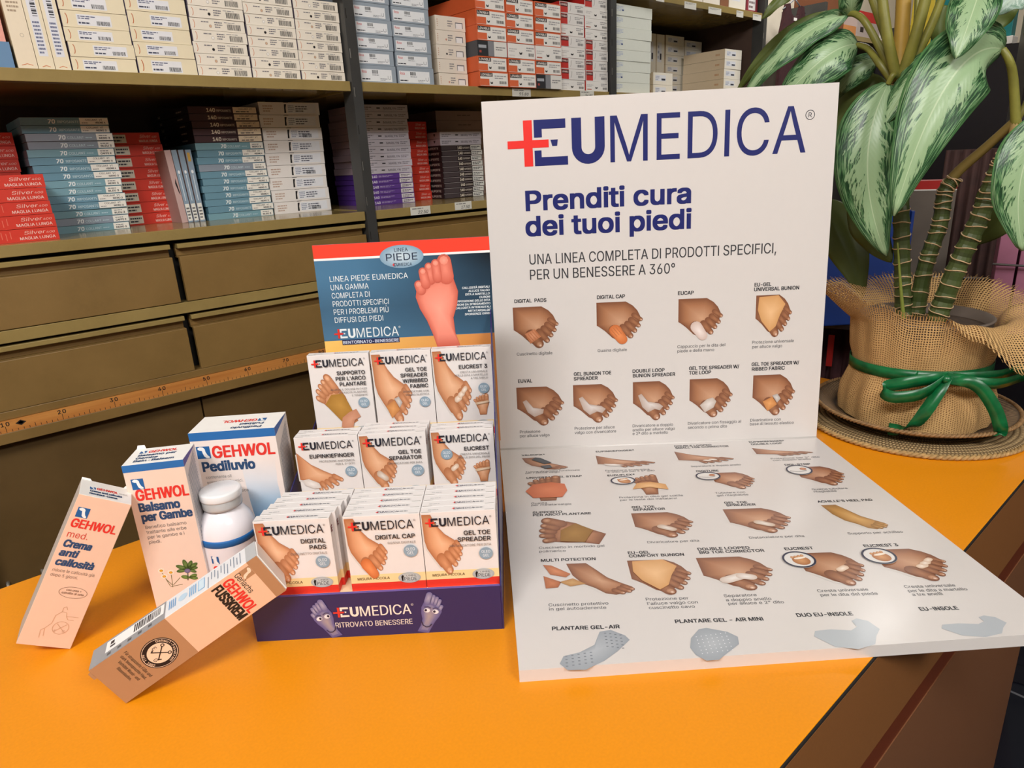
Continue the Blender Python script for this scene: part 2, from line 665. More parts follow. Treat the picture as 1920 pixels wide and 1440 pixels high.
ACC = {   # toe and foot supports pictured on the feet, in the unit coordinates of the 'short' foot
    'band': [([(.24, .36), (.46, .47), (.60, .28), (.36, .12)], '#e0a07c', '#c27d58')],
    'cap': [(stadium((.40, .33), (.55, .11), .135, .112), '#ea9660', '#c96f3d')],
    'white_cap': [(stadium((.40, .33), (.55, .11), .13, .108), '#efe4e0', '#cfb8ae')],
    'sleeve': [([(.08, .96), (.60, .99), (.80, .78), (.66, .52), (.56, .26), (.40, .14), (.16, .40), (.05, .66)], '#ecc08e', '#d29d66')],
    'shield': [([(.12, .64), (.20, .68), (.34, .48), (.56, .43), (.54, .32), (.36, .24), (.22, .36)], '#ded6d2', '#bda79b')],
    'spreader': [([(.12, .66), (.20, .70), (.34, .50), (.62, .44), (.72, .36), (.64, .26), (.52, .30), (.36, .22), (.22, .36)], '#dcd5d2', '#b9a59a')],
    'loop': [([(.24, .33), (.40, .48), (.54, .52), (.62, .42), (.56, .26), (.36, .14)], '#e2dcd8', '#c0b2a8')],
    'ribbed': [([(.24, .36), (.46, .47), (.58, .28), (.36, .12)], '#e3a468', '#c5834a'), ([(.46, .50), (.58, .54), (.66, .42), (.58, .32)], '#d6d3d0', '#b3aaa5')],
    'pad': [(stadium((.44, .42), (.60, .30), .08, .07), '#e3ded8', '#c2a893')],
    'crest': [(stadium((.55, .45), (.66, .52), .06, .06), '#f3e6da', '#d5b79c')],
    'crest3': [(stadium((.53, .42), (.61, .46), .06, .06), '#f3e6da', '#d5b79c'), (stadium((.62, .50), (.69, .54), .055, .055), '#f3e6da', '#d5b79c'), (stadium((.71, .58), (.77, .63), .05, .05), '#f3e6da', '#d5b79c')],
    'double': [(stadium((.28, .30), (.50, .40), .09, .09), '#ece6e2', '#cdbcb0'), (stadium((.52, .40), (.64, .36), .085, .08), '#ece6e2', '#cdbcb0')],
    'none': [],
}


def product_foot(mb, F, x, y, w, h, acc, skin='tan', kind='short'):
    p = Pic(mb, F, x, y, w, 3, sy=h)
    p.foot(kind, skin)
    for i, (pts, c, r) in enumerate(ACC[acc]):
        p.poly(pts, c, r, 6 + i)
    if acc in ('band', 'cap'):
        for i in range(5):
            t = i / 4
            a = (.26 + .20 * t, .33 + .11 * t)
            b = (.39 + .19 * t, .15 + .13 * t)
            mb.line(p.F, p.t([a, b]), w * .012, lin('#b86e44'), 10)


def ring_inset(mb, F, x, y, w, h, kind):
    """the round magnified detail beside a foot"""
    cx, cy = x + w / 2, y + h / 2
    mb.oval(F, cx, cy, w / 2, h / 2, lin('#dedbd8'), 10, n=28)
    if kind == 'sole':
        mb.oval(F, cx + w * .05, cy - h * .06, w * .27, h * .27, lin('#d39a66'), 11, lin('#a86a3c'), deg=-25)
        for i in range(4):
            mb.oval(F, cx - w * .17 + i * w * .11, cy + h * .14 + i * h * .03, w * .055, h * .07, lin('#dca877'), 12, lin('#b57a4c'), n=10)
        mb.oval(F, cx + w * .05, cy + h * .08, w * .2, h * .06, lin('#f0e2d2'), 13, deg=12)
    else:
        mb.line(F, [(cx - w * .38, cy - h * .06), (cx - w * .05, cy - h * .14), (cx + w * .26, cy - h * .10)], w * .03, INK, 11)
        mb.oval(F, cx + w * .18, cy + h * .1, w * .13, h * .13, lin('#c98a63'), 12, lin('#a5653f'), n=12)
    mb.ring(F, cx, cy, w / 2, h / 2, w * .06, lin('#1d2340'), 14)


def plus_logo(mb, F, x, y, h, col, plus='#e8322c', k=4, light=-0.004, heavy=0.035, reg=True, gap=None):
    """the +EUMEDICA wordmark, cap height h"""
    def q(pts, c, kk):
        mb.poly(F, [(x + a * h, y + b * h) for a, b in pts], c, kk)
    red = lin(plus)
    q([(.61, .80), (1.33, .80), (1.33, 1), (.61, 1)], col, k)
    q([(.61, .62), (.79, .62), (.79, .80), (.61, .80)], col, k)
    q([(1.02, .42), (1.13, .42), (1.15, .56), (.98, .56)], col, k)
    q([(.61, 0), (1.37, 0), (1.37, .19), (.61, .19)], col, k)
    q([(.61, .19), (.77, .19), (.77, .34), (.61, .34)], col, k)
    q([(.37, 0), (.57, 0), (.57, 1), (.37, 1)], red, k + 1)
    q([(0, .40), (.37, .40), (.37, .57), (0, .57)], red, k + 1)
    q([(.57, .40), (.94, .40), (.94, .57), (.57, .57)], red, k + 1)
    ox, oy, ro, ri = x + 1.84 * h, y + .36 * h, .375 * h, .155 * h
    q([(1.465, .36), (1.685, .36), (1.685, 1), (1.465, 1)], col, k)
    q([(1.995, .36), (2.215, .36), (2.215, 1), (1.995, 1)], col, k)
    e = EPS * k
    for i in range(14):
        a0, a1 = math.pi + math.pi * i / 14, math.pi + math.pi * (i + 1) / 14
        mb.face((F.p(ox + ri * math.cos(a0), oy + ri * math.sin(a0), e), F.p(ox + ro * math.cos(a0), oy + ro * .98 * math.sin(a0), e),
                 F.p(ox + ro * math.cos(a1), oy + ro * .98 * math.sin(a1), e), F.p(ox + ri * math.cos(a1), oy + ri * math.sin(a1), e)), col, mb.pm)
    mb.text(F, 'MEDICA', x + 2.34 * h, y, h, col, w=4.42 * h, bold=light, k=k)
    if reg:
        mb.ring(F, x + 6.9 * h, y + .92 * h, .11 * h, .11 * h, .02 * h, col, k, 16)
        mb.text(F, 'R', x + 6.9 * h, y + .86 * h, .12 * h, col, k=k, mid=True)


def bars(mb, F, x, y, w, h, col, rows, k=3, seed=0, words=3):
    """rows of print too small to read"""
    r = random.Random(seed)
    for i in range(rows):
        yy = y + h * (1 - (i + .8) / rows)
        xx = x
        end = x + w * (1 if i < rows - 1 else .7)
        while xx < end:
            l = w * r.uniform(.10, .32)
            mb.rect(F, xx, yy, min(l, end - xx), h / rows * .5, col, k)
            xx += l + w * .04


def barcode(mb, F, x, y, w, h, col=None, k=3, seed=1):
    r = random.Random(seed)
    xx = x
    while xx < x + w * .97:
        b = w * r.choice((.02, .03, .05))
        mb.rect(F, xx, y, b, h, col or lin('#2a2a2e'), k)
        xx += b + w * r.choice((.02, .03, .04))


def footmark(mb, F, x, y, s, bg, fg, k=3):
    """square emblem with a bare foot"""
    mb.rect(F, x, y, s, s, lin(bg), k)
    out = [(.10, .88), (.30, .97), (.52, .93), (.64, .80), (.66, .55), (.76, .30), (.92, .12), (.86, .03), (.66, .04), (.50, .20), (.44, .45), (.40, .66), (.26, .68), (.12, .76)]
    mb.poly(F, [(x + a * s, y + b * s) for a, b in out], lin(fg), k + 1)


def foot_word(mb, F, x, y, h, w, k=3):
    """the red GEHWOL wordmark: heavy letters with a tall W"""
    red = lin('#e2352e')
    mb.text(F, 'GEHWOL', x, y, h, red, w=w, bold=.024, k=k, slant=.03)


def lathe(profile, seg=48, sq=None):
    """profile [(r, z)] -> verts, quads"""
    vs, fs = [], []
    for i in range(seg):
        a = 2 * math.pi * i / seg
        for r, z in profile:
            vs.append((r * math.cos(a), r * math.sin(a), z))
    n = len(profile)
    for i in range(seg):
        j = (i + 1) % seg
        for q in range(n - 1):
            fs.append((i * n + q, j * n + q, j * n + q + 1, i * n + q + 1))
    return vs, fs


def tube(path, r, seg=8, caps=True):
    """round tube along path; r is a number or a list"""
    P = [Vector(p) for p in path]
    R = r if isinstance(r, (list, tuple)) else [r] * len(P)
    vs, fs = [], []
    up = Vector((0.13, 0.31, 1)).normalized()
    for i, p in enumerate(P):
        d = (P[min(i + 1, len(P) - 1)] - P[max(i - 1, 0)]).normalized()
        s = d.cross(up)
        if s.length < 1e-4:
            s = d.cross(Vector((1, 0, 0)))
        s.normalize()
        t = s.cross(d)
        up = t
        for j in range(seg):
            a = 2 * math.pi * j / seg
            vs.append(p + s * (R[i] * math.cos(a)) + t * (R[i] * math.sin(a)))
    for i in range(len(P) - 1):
        for j in range(seg):
            k = (j + 1) % seg
            fs.append((i * seg + j, i * seg + k, (i + 1) * seg + k, (i + 1) * seg + j))
    if caps:
        fs.append(tuple(range(seg))[::-1])
        fs.append(tuple(range((len(P) - 1) * seg, len(P) * seg)))
    return vs, fs

# ------------------------------------------------------------------ the room
def slab_obj(name, a, b, m):
    mb = MB()
    mb.box(a, b, None, m)
    return struct(mb.build(name))


slab_obj('floor', (-3.0, -3.0, FLOOR - 0.06), (7.0, 2.6, FLOOR), M['floor'])
slab_obj('ceiling', (-3.0, -3.0, 2.15), (7.0, 2.6, 2.25), M['ceiling'])
slab_obj('wall_back', (-3.0, 2.34, FLOOR), (7.0, 2.5, 2.15), M['wall'])
slab_obj('wall_right', (6.6, -3.0, FLOOR), (6.8, 2.34, 2.15), M['wall'])
slab_obj('wall_left', (-3.0, -3.0, FLOOR), (-2.8, 2.34, 2.15), M['wall'])
slab_obj('wall_front', (-2.8, -3.0, FLOOR), (6.6, -2.8, 2.15), M['wall'])

# ------------------------------------------------------------------ counter
CX0, CX1, CY0, CY1 = -1.3, 1.25, 0.165, 0.87
t = thing('shop_counter', 'long shop counter with yellow laminate top and brown front', 'counter', (0, 0, FLOOR))
mb = MB()
mb.box((CX0, CY0 + 0.0205, -0.028), (CX1, CY1, -0.0034), None, M['yellow'])
mb.box((CX0, CY0 + 0.0015, -0.0034), (CX1, CY1, 0.0), None, M['yellow'])
mb.build('worktop', t, (0, 0, -FLOOR), 0.0008)
mb = MB()
mb.box((CX0, CY0, -0.0035), (CX1 - 0.001, CY0 + 0.0014, -0.0004), None, M['dark'])
mb.build('edge_band', t, (0, 0, -FLOOR))
for nm, z0, z1, m, d in (('front_panel', -0.124, -0.0036, 'brown', 0.0), ('inlay_strip', -0.157, -0.124, 'brown_red', 0.001), ('front_panel', FLOOR + 0.08, -0.157, 'brown_low', 0.0)):
    mb = MB()
    mb.box((CX0, CY0 - 0.0002 + d, z0), (CX1 - 0.004, CY0 + 0.02, z1), None, M[m])
    mb.build(nm, t, (0, 0, -FLOOR))
mb = MB()
mb.box((CX1 - 0.03, CY0 + 0.02, FLOOR), (CX1 - 0.006, CY1 - 0.02, -0.028), None, M['brown_low'])
mb.build('end_panel', t, (0, 0, -FLOOR))
mb = MB()
mb.box((CX0, CY1 - 0.04, FLOOR), (CX1 - 0.03, CY1 - 0.015, -0.028), None, M['brown_low'])
mb.build('back_panel', t, (0, 0, -FLOOR))
mb = MB()
mb.box((CX0, CY0 + 0.05, FLOOR), (CX1 - 0.03, CY0 + 0.07, FLOOR + 0.08), None, M['dark'])
mb.build('plinth', t, (0, 0, -FLOOR))

# ------------------------------------------------------------------ steel shelving
SY = 1.667          # front plane of shelves and drawers
DEPTH = 0.60
BAYS = [(-0.035, 0.944, 'left'), (0.975, 1.946, 'middle'), (1.979, 2.93, 'right')]
S_LOW, S_MID, S_TOP = 0.315, 0.637, 0.966
TOPZ = 1.55


def steel_box(mb, a, b, m):
    mb.box(a, b, None, M[m])


BAYLAB = {'left': 'khaki steel shelving bay with drawers, left of the first charcoal upright, above the ruler',
          'middle': 'khaki steel shelving bay between two charcoal uprights, holding orange and silver boxes',
          'right': 'khaki steel shelving bay with white cartons, nearest the plant leaves'}
for x0, x1, nm in BAYS:
    t = thing('shelving_unit', BAYLAB[nm], 'shelving', ((x0 + x1) / 2, SY, FLOOR), group='steel shelving bays behind the counter')
    off = (-(x0 + x1) / 2, -SY, -FLOOR)
    for z in (S_LOW, S_MID, S_TOP):
        mb = MB()
        steel_box(mb, (x0 + .001, SY, z - .0235), (x1 - .001, SY + .018, z), 'shelf')
        steel_box(mb, (x0 + .001, SY + .018, z - .016), (x1 - .001, SY + DEPTH, z), 'shelf')
        steel_box(mb, (x0 + .001, SY + .018, z - .0235), (x1 - .001, SY + .026, z - .016), 'shelf')
        mb.build('shelf', t, off, 0.0012)
    mb = MB()
    steel_box(mb, (x0, SY + DEPTH, -.10), (x1, SY + DEPTH + .012, TOPZ), 'back')
    mb.build('back_panel', t, off)
    # cupboard carcass below, with a recessed panel
    mb = MB()
    steel_box(mb, (x0 + .002, SY + .06, FLOOR), (x1 - .002, SY + DEPTH, -.012), 'khaki_dark')
    steel_box(mb, (x0 + .002, SY + .045, -.012), (x1 - .002, SY + DEPTH, .2905), 'dark')
    mb.build('carcass', t, off)
    mid = x0 + .485
    for a, b in ((x0 + .004, mid - .002), (mid + .002, x1 - .004)):
        mb = MB()
        steel_box(mb, (a, SY + .03, FLOOR + .05), (b, SY + .06, -.078), 'khaki_dark')
        o = mb.build('door', t, off, 0.001)
    if nm == 'left':
        mb = MB()
        v, f = tube([(-.012, SY + .03, -.392), (-.012, SY - .005, -.391), (.052, SY - .005, -.391), (.052, SY + .03, -.391)], .004, 8)
        mb.mesh(v, f, None, M['pale_metal'], True)
        h = mb.build('handle', o, None)
        h['label'] = 'thin bright steel handle'
    # rails: between the drawers, and the ledge under them
    for z0, z1, y0 in ((.1255, .1505, .0), (-.029, -.012, .0), (-.078, -.055, -.004)):
        mb = MB()
        steel_box(mb, (x0 + .001, SY + y0, z0), (x1 - .001, SY + .045, z1), 'shelf' if z0 > 0 else 'khaki')
        mb.build('rail', t, off, 0.001)
    mb = MB()
    steel_box(mb, (x0 + .001, SY + .004, -.055), (x1 - .001, SY + .045, -.029), 'khaki')
    mb.build('ledge', t, off)
    # drawers: each with a lipped finger pull
    for zt in (.283, .1195):
        for a, b in ((x0 + .004, mid - .0075), (mid + .0075, x1 - .004)):
            mb = MB()
            steel_box(mb, (a, SY, zt - .131), (b, SY + .012, zt - .0285), 'khaki')
            steel_box(mb, (a, SY + .020, zt - .0285), (b, SY + .034, zt - .010), 'khaki')
            steel_box(mb, (a, SY + .012, zt - .0325), (b, SY + .034, zt - .0285), 'khaki')
            d = mb.build('drawer', t, off, 0.0012)
            mb = MB()
            steel_box(mb, (a, SY, zt - .0105), (b, SY + .034, zt), 'shelf')
            mb.build('lip', d, None, 0.0012)
    # perforated uprights
    posts = ((x0 - .030, x0 - .002), (x1 + .002, x1 + .028)) if nm == 'right' else ((x0 - .030, x0 - .002),)
    for a, b in posts:
        mb = MB()
        steel_box(mb, (a, SY - .006, FLOOR), (b, SY + .001, TOPZ), 'post')
        steel_box(mb, (a, SY + .001, FLOOR), (a + .003, SY + .045, TOPZ), 'post')
        for i in range(26):
            z = FLOOR + .06 + i * .09
            mb.box((a + .0035, SY - .0064, z), (a + .0055, SY - .006, z + .022), None, M['silver'] if i % 3 else M['dark'])
        mb.build('upright', t, off, 0.0008)
    if nm == 'right':
        mb = MB()
        steel_box(mb, (x1 + .002, SY + .045, -.1), (x1 + .008, SY + DEPTH, TOPZ), 'back')
        mb.build('side_panel', t, off)

# wooden measuring stick fixed on the ledge
t = thing('measuring_stick', 'long varnished wooden ruler with centimetre marks along the ledge below the drawers', 'ruler', (0.45, SY, -.055))
mb = printer(M['ink'])
mb.box((-.48, -.004, 0.0003), (.48, .0035, .0255), None, M['ruler'])
F = Frame((-.45, -.004, 0), (1, 0, 0), (0, 0, 1))
X10 = .062          # where the 10 falls along X
for i in range(-5, 84):
    x = X10 + i * .01
    if x > .92:
        break
    l = .013 if i % 10 == 0 else (.009 if i % 5 == 0 else .005)
    mb.rect(F, x - .0005, .001, .0010, l, None, 1)
for i in range(1, 10):
    s = str(i * 10)
    x = X10 + (i - 1) * .1
    mb.text(F, s[0], x - .0018, .0146, .0082, None, right=True, bold=.02)
    mb.text(F, s[1], x + .0018, .0146, .0082, None, bold=.02)
for k, s in ((1, .006), (1, .0035)):
    x = X10 + .027
    mb.poly(F, [(x - s * 1.6, .016), (x, .016 - s), (x + s * 1.6, .016), (x, .016 + s)][::1], None, k)
mb.build('stick', t)

# ------------------------------------------------------------------ stock on the shelves
def stock_box(kind, w, h, d, seed=0):
    """mesh of one carton, origin at its lower front left corner"""
    mb = printer(M['card'])
    F = Frame((0, 0, 0), (1, 0, 0), (0, 0, 1))
    L = Frame((0, d, 0), (0, -1, 0), (0, 0, 1))
    C = lin
    dk = C('#3a3a40')
    side = None

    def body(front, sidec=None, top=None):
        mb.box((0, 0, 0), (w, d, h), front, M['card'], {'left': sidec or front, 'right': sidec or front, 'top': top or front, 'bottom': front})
    if kind == 'red_long':
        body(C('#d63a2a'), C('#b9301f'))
        mb.rect(F, 0, h * .12, w * .30, h * .72, C('#f1ebdc'), 1)
        mb.text(F, 'GUAMBATO', w * .01, h * .52, h * .22, dk, w=w * .26, bold=.012)
        mb.text(F, 'NERO   4', w * .03, h * .2, h * .15, dk, w=w * .20, bold=.02)
        for i in range(9):
            mb.rect(F, w * (.33 + i * .035), h * (.18 if i % 2 else .3), w * .006, h * .55, C('#e8735f'), 1)
        mb.text(F, 'Silver', w * .72, h * .56, h * .26, C('#f6c9bd'), w=w * .17, slant=.3)
        mb.text(F, '400', w * .90, h * .56, h * .16, C('#f6c9bd'), w=w * .07, slant=.3)
        mb.text(F, 'MAGLIA LUNGA', w * .68, h * .16, h * .22, C('#f8d4ca'), w=w * .29, bold=.012)
    elif kind == 'red_short':
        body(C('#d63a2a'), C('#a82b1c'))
        mb.rect(F, 0, h * .12, w * .30, h * .72, C('#e9e2d2'), 1)
        bars(mb, F, w * .03, h * .2, w * .24, h * .55, dk, 2, 2, seed)
        mb.text(F, 'Silver', w * .58, h * .55, h * .26, C('#f6c9bd'), w=w * .22, slant=.3)
        mb.text(F, '400', w * .83, h * .55, h * .16, C('#f6c9bd'), w=w * .10, slant=.3)
        mb.text(F, 'MAGLIA LUNGA', w * .56, h * .16, h * .22, C('#f8d4ca'), w=w * .38, bold=.012)
    elif kind in ('rip70', 'col70', 'col70_grey'):
        base = {'rip70': '#6c95a8', 'col70': '#7ba4b1', 'col70_grey': '#8f9aa8'}[kind]
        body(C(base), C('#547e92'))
        wide = kind == 'rip70'
        lx = .66 if wide else .80
        mb.text(F, '70', w * (.30 if wide else .36), h * .22, h * .52, C('#eef4f5'), w=w * .075, bold=.03, slant=.15)
        mb.text(F, 'RIPOSANTE' if wide else 'COLLANT', w * (.41 if wide else .46), h * .26, h * .34, C('#c6dbe2'), w=w * (.24 if wide else .19), bold=.012)
        if not wide:
            bars(mb, F, w * .67, h * .3, w * .11, h * .25, C('#b7d0d9'), 1, 2, seed)
        mb.rect(F, w * lx, h * .06, w * (.995 - lx), h * .88, C('#f3efe6'), 1)
        if wide:
            mb.text(F, 'COLLANT  VT', w * .73, h * .58, h * .24, dk, w=w * .20, bold=.012)
            mb.text(F, ('NERO 3', 'NERO 2', 'VISONE 4')[seed % 3], w * .84, h * .2, h * .22, dk, w=w * .12, bold=.03)
            bars(mb, F, w * .68, h * .2, w * .1, h * .2, C('#77777a'), 1, 2, seed)
        else:
            bars(mb, F, w * .83, h * .55, w * .14, h * .25, C('#88888a'), 1, 2, seed)
            mb.text(F, ('NERO 3', 'CAFFE 2', 'BLEU 3')[seed % 3], w * .83, h * .2, h * .24, dk, w=w * .13, bold=.03)
    elif kind == 'rip140':
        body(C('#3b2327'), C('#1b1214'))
        mb.rect(F, w * .01, h * .04, w * .44, h * .9, C('#4a2f33'), 1)
        mb.text(F, '140', w * .26, h * .24, h * .5, C('#eadfce'), w=w * .12, bold=.03)
        mb.text(F, 'RIPOSANTE', w * .40, h * .26, h * .32, C('#d9ccc0'), w=w * .21, bold=.012)
        mb.rect(F, w * .64, h * .06, w * .35, h * .88, C('#f0dcc0'), 1)
        mb.text(F, 'COLLANT  VT', w * .72, h * .58, h * .22, dk, w=w * .21, bold=.012)
        bars(mb, F, w * .68, h * .16, w * .28, h * .28, dk, 1, 2, seed)
        mb.text(L, '140', d * .2, h * .3, h * .36, C('#b9aca2'), w=d * .06, bold=.02)
        bars(mb, L, d * .7, h * .3, d * .2, h * .4, C('#9d9088'), 1, 2, seed)
    elif kind == 'super140':
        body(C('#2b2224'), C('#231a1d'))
        mb.line(F, [(0, h * .97), (w, h * .97)], h * .06, C('#b9aeb0'), 2)
        mb.rect(F, w * .02, h * .1, w * .36, h * .74, C('#4b4144'), 1)
        mb.text(F, '140', w * .40, h * .22, h * .5, C('#eadfce'), w=w * .10, bold=.03)
        mb.text(F, 'SUPERENTE', w * .52, h * .26, h * .36, C('#d9ccc0'), w=w * .18, bold=.012)
        mb.rect(F, w * .72, h * .06, w * .27, h * .88, C('#e6e6e0'), 1)
        bars(mb, F, w * .74, h * .2, w * .22, h * .6, dk, 2, 2, seed)
        mb.text(L, 'SUPERTE', d * .5, h * .3, h * .4, C('#d9ccc0'), w=d * .4, bold=.01)
    elif kind == 'fiore':
        body(C('#efeae6'), C('#dcd2cb'))
        bars(mb, F, w * .06, h * .2, w * .16, h * .6, C('#c3a99a'), 3, 1, seed)
        mb.poly(F, [(w * .40, h * .15), (w * .43, h * .15), (w * .43, h * .55), (w * .445, h * .85), (w * .41, h * .85), (w * .405, h * .5)], C('#1c1a1c'), 2)
        mb.rect(F, w * .455, h * .14, w * .48, h * .74, C('#eceef4'), 1)
        bars(mb, F, w * .47, h * .2, w * .10, h * .6, C('#9aa0b4'), 4, 2, seed)
        bars(mb, F, w * .59, h * .22, w * .2, h * .55, C('#6a6d7c'), 3, 2, seed + 3)
        if seed % 3 == 0:
            barcode(mb, F, w * .66, h * .2, w * .16, h * .3, None, 3, seed)
        mb.rect(F, w * .4, h * .97, w * .08, h * .03, C('#2a2422'), 2)
    elif kind == 'lilac':
        body(C('#d6d0dc'), C('#c9b3bf'))
        bars(mb, F, w * .04, h * .2, w * .22, h * .55, C('#8f8c96'), 2, 1, seed)
        mb.rect(F, w * .36, h * .42, w * .07, h * .18, C('#26242a'), 2)
        mb.text(F, 'MARILYN', w * .50, h * .3, h * .34, C('#6b6572'), w=w * .26, bold=.012)
        bars(mb, F, w * .79, h * .25, w * .16, h * .5, C('#8c8793'), 2, 1, seed + 1)
        q = d * .75
        mb.poly(L, [(q, h * .75), (q + .012, h * .75), (q + .006, h * .3)], C('#2b2226'), 2)
    elif kind == 'violet':
        body(C('#6a45a0'), C('#5d3894'))
        mb.rect(F, w * .72, h * .08, w * .27, h * .84, C('#efe9ee'), 1)
        bars(mb, F, w * .75, h * .2, w * .2, h * .55, C('#6a6670'), 2, 2, seed)
        mb.text(F, '140', w * .14, h * .25, h * .46, C('#eee8f6'), w=w * .11, bold=.03)
        bars(mb, F, w * .28, h * .3, w * .3, h * .4, C('#cbb9e2'), 2, 1, seed)
    elif kind == 'blush_big':
        body(C('#b99a8e'), C('#a78779'))
        bars(mb, F, w * .45, h * .45, w * .4, h * .2, C('#836a60'), 1, 1, seed)
    elif kind == 'wide_cream':
        body(C('#efe3c4'), C('#8d83a0'), C('#f3ead2'))
        for i in range(7):
            a0, a1 = math.radians(-80 + i * 23), math.radians(-57 + i * 23)
            mb.line(F, [(w * (.06 + .025 * math.cos(a0)), h * (.5 + .32 * math.sin(a0))), (w * (.06 + .025 * math.cos(a1)), h * (.5 + .32 * math.sin(a1)))], h * .05, C('#c9703f'), 2)
        x = (.20, .17, .36, .20, .22)[seed % 5]
        mb.rect(F, w * x, h * .14, w * .52, h * .68, C('#edeef2'), 1)
        bars(mb, F, w * (x + .02), h * .52, w * .26, h * .24, C('#5a6080'), 2, 2, seed)
        bars(mb, F, w * (x + .02), h * .2, w * .24, h * .2, C('#454a60'), 1, 2, seed + 4)
        barcode(mb, F, w * (x + .29), h * .2, w * .2, h * .26, None, 2, seed)
    elif kind == 'bar_cream':
        body(C('#f2eadb'), C('#7f7686'), C('#f5efe2'))
        for i in range(5):
            a0, a1 = math.radians(-75 + i * 30), math.radians(-45 + i * 30)
            mb.line(F, [(w * (.05 + .03 * math.cos(a0)), h * (.5 + .36 * math.sin(a0))), (w * (.05 + .03 * math.cos(a1)), h * (.5 + .36 * math.sin(a1)))], h * .05, C('#d98a5c'), 2)
        c = ('#fbf7f0', '#d8b394', '#161416')[seed % 3]
        mb.oval(F, w * .36, h * .38, h * .14, h * .14, C('#8a8078'), 1, n=14)
        mb.oval(F, w * .36, h * .38, h * .12, h * .12, C(c), 2, n=14)
        bars(mb, F, w * .20, h * .64, w * .2, h * .18, C('#77757c'), 1, 2, seed)
        bars(mb, F, w * .44, h * .24, w * .14, h * .6, C('#77757c'), 3, 2, seed + 2)
        bars(mb, F, w * .62, h * .74, w * .3, h * .1, C('#88868c'), 1, 2, seed)
        barcode(mb, F, w * .67, h * .16, w * .26, h * .5, None, 2, seed)
    elif kind == 'silver':
        body(C('#9aa6b2'), C('#7d8894'), C('#aab4be'))
        mb.rect(F, w * .04, h * .1, w * .84, h * .68, C('#eceff2'), 1)
        mb.text(F, 'Rosa', w * .07, h * .56, h * .16, C('#d8575a'), w=w * .12, bold=.01)
        barcode(mb, F, w * .34, h * .54, w * .16, h * .2, None, 2, seed)
        bars(mb, F, w * .34, h * .42, w * .26, h * .08, C('#8a8d94'), 1, 2, seed)
        bars(mb, F, w * .06, h * .16, w * .3, h * .14, C('#3a3c44'), 1, 2, seed + 1)
        bars(mb, F, w * .55, h * .14, w * .2, h * .16, C('#9a9da4'), 2, 2, seed + 2)
        mb.line(F, [(w * .77, h * .44), (w * .77, h * .28), (w * .79, h * .24), (w * .82, h * .24), (w * .84, h * .28), (w * .84, h * .46)], w * .008, C('#6a6d78'), 2)
    elif kind == 'cream_side':
        body(C('#efe6d8'), C('#e3d3bc'), C('#f2ebdf'))
        bars(mb, F, w * .05, h * .2, w * .03, h * .6, C('#c9a084'), 4, 1, seed)
        if seed % 3:
            mb.oval(F, w * .34, h * .36, h * .08, h * .08, C('#161416' if seed % 3 == 1 else '#d59a86'), 2, n=12)
        bars(mb, F, w * .40, h * .25, w * .16, h * .5, C('#8d8a8c'), 3, 1, seed)
        mb.rect(F, w * .66, h * .2, w * .25, h * .42, C('#6a6c74'), 1)
        mb.rect(F, w * .675, h * .17, w * .21, h * .38, C('#f6f6f5'), 2)
    elif kind == 'orange':
        body(C('#dd6a40'), C('#d25e33'), C('#e47a50'))
        mb.rect(F, w * .03, h * .04, w * .95, h * .88, C('#efece6'), 1)
        mb.rect(F, w * .03, h * .66, w * .42, h * .26, C('#2a2526'), 2)
        mb.text(F, 'LOVABLE', w * .06, h * .715, h * .15, C('#efe9e2'), w=w * .36, bold=.02, k=3)
        mb.rect(F, w * .03, h * .06, w * .30, h * .44, C('#e06d44'), 2)
        mb.poly(F, [(w * .37, h * .34), (w * .37, h * .2), (w * .41, h * .16), (w * .45, h * .2), (w * .45, h * .34), (w * .41, h * .25)], C('#161416'), 2)
        bars(mb, F, w * .52, h * .5, w * .42, h * .3, C('#a4a2a4'), 2, 2, seed)
        barcode(mb, F, w * .68, h * .18, w * .26, h * .2, None, 2, seed)
    elif kind == 'white_lov':
        body(C('#eeebe6'), C('#c5362f'), C('#f0eeea'))
        bars(mb, F, w * .05, h * .4, w * .28, h * .3, C('#c9c6c4'), 2, 1, seed)
        mb.rect(F, w * .05, h * .12, w * .2, h * .1, C('#b96a58') if seed % 2 else C('#dedad6'), 1)
        mb.poly(F, [(w * .42, h * .46), (w * .42, h * .3), (w * .47, h * .25), (w * .52, h * .3), (w * .52, h * .46), (w * .47, h * .36)], C('#161416'), 2)
        bars(mb, F, w * .68, h * .5, w * .28, h * .34, C('#9c9a9c'), 2, 1, seed)
        barcode(mb, F, w * .76, h * .18, w * .2, h * .22, None, 2, seed)
    elif kind == 'red_lov':
        body(C('#e9e6e2'), C('#b92a25'), C('#d94038'))
        mb.rect(F, w * .02, h * .04, w * .30, h * .92, C('#c5332c'), 1)
        mb.rect(F, w * .02, h * .56, w * .30, h * .36, C('#5a1a18'), 2)
        mb.text(F, 'LOVABLE', w * .04, h * .66, h * .16, C('#efd9d2'), w=w * .25, bold=.02, k=3)
        mb.line(F, [(w * .44, h * .8), (w * .43, h * .4), (w * .40, h * .2)], w * .02, C('#b9b4b0'), 2)
        bars(mb, F, w * .62, h * .5, w * .32, h * .3, C('#9c9a9c'), 2, 1, seed)
        barcode(mb, F, w * .70, h * .18, w * .24, h * .24, C('#55555a'), 2, seed)
    elif kind == 'dark_lov':
        body(C('#e6e4de'), C('#4a4a4e'), C('#55565a'))
        mb.rect(F, 0, 0, w * .36, h, C('#2c2d31'), 1)
        mb.rect(F, w * .36, 0, w * .2, h, C('#85878c'), 1)
        mb.rect(F, w * .04, h * .52, w * .26, h * .2, C('#a9adb4'), 2)
        mb.rect(F, w * .06, h * .2, w * .07, h * .16, C('#a8473f'), 2)
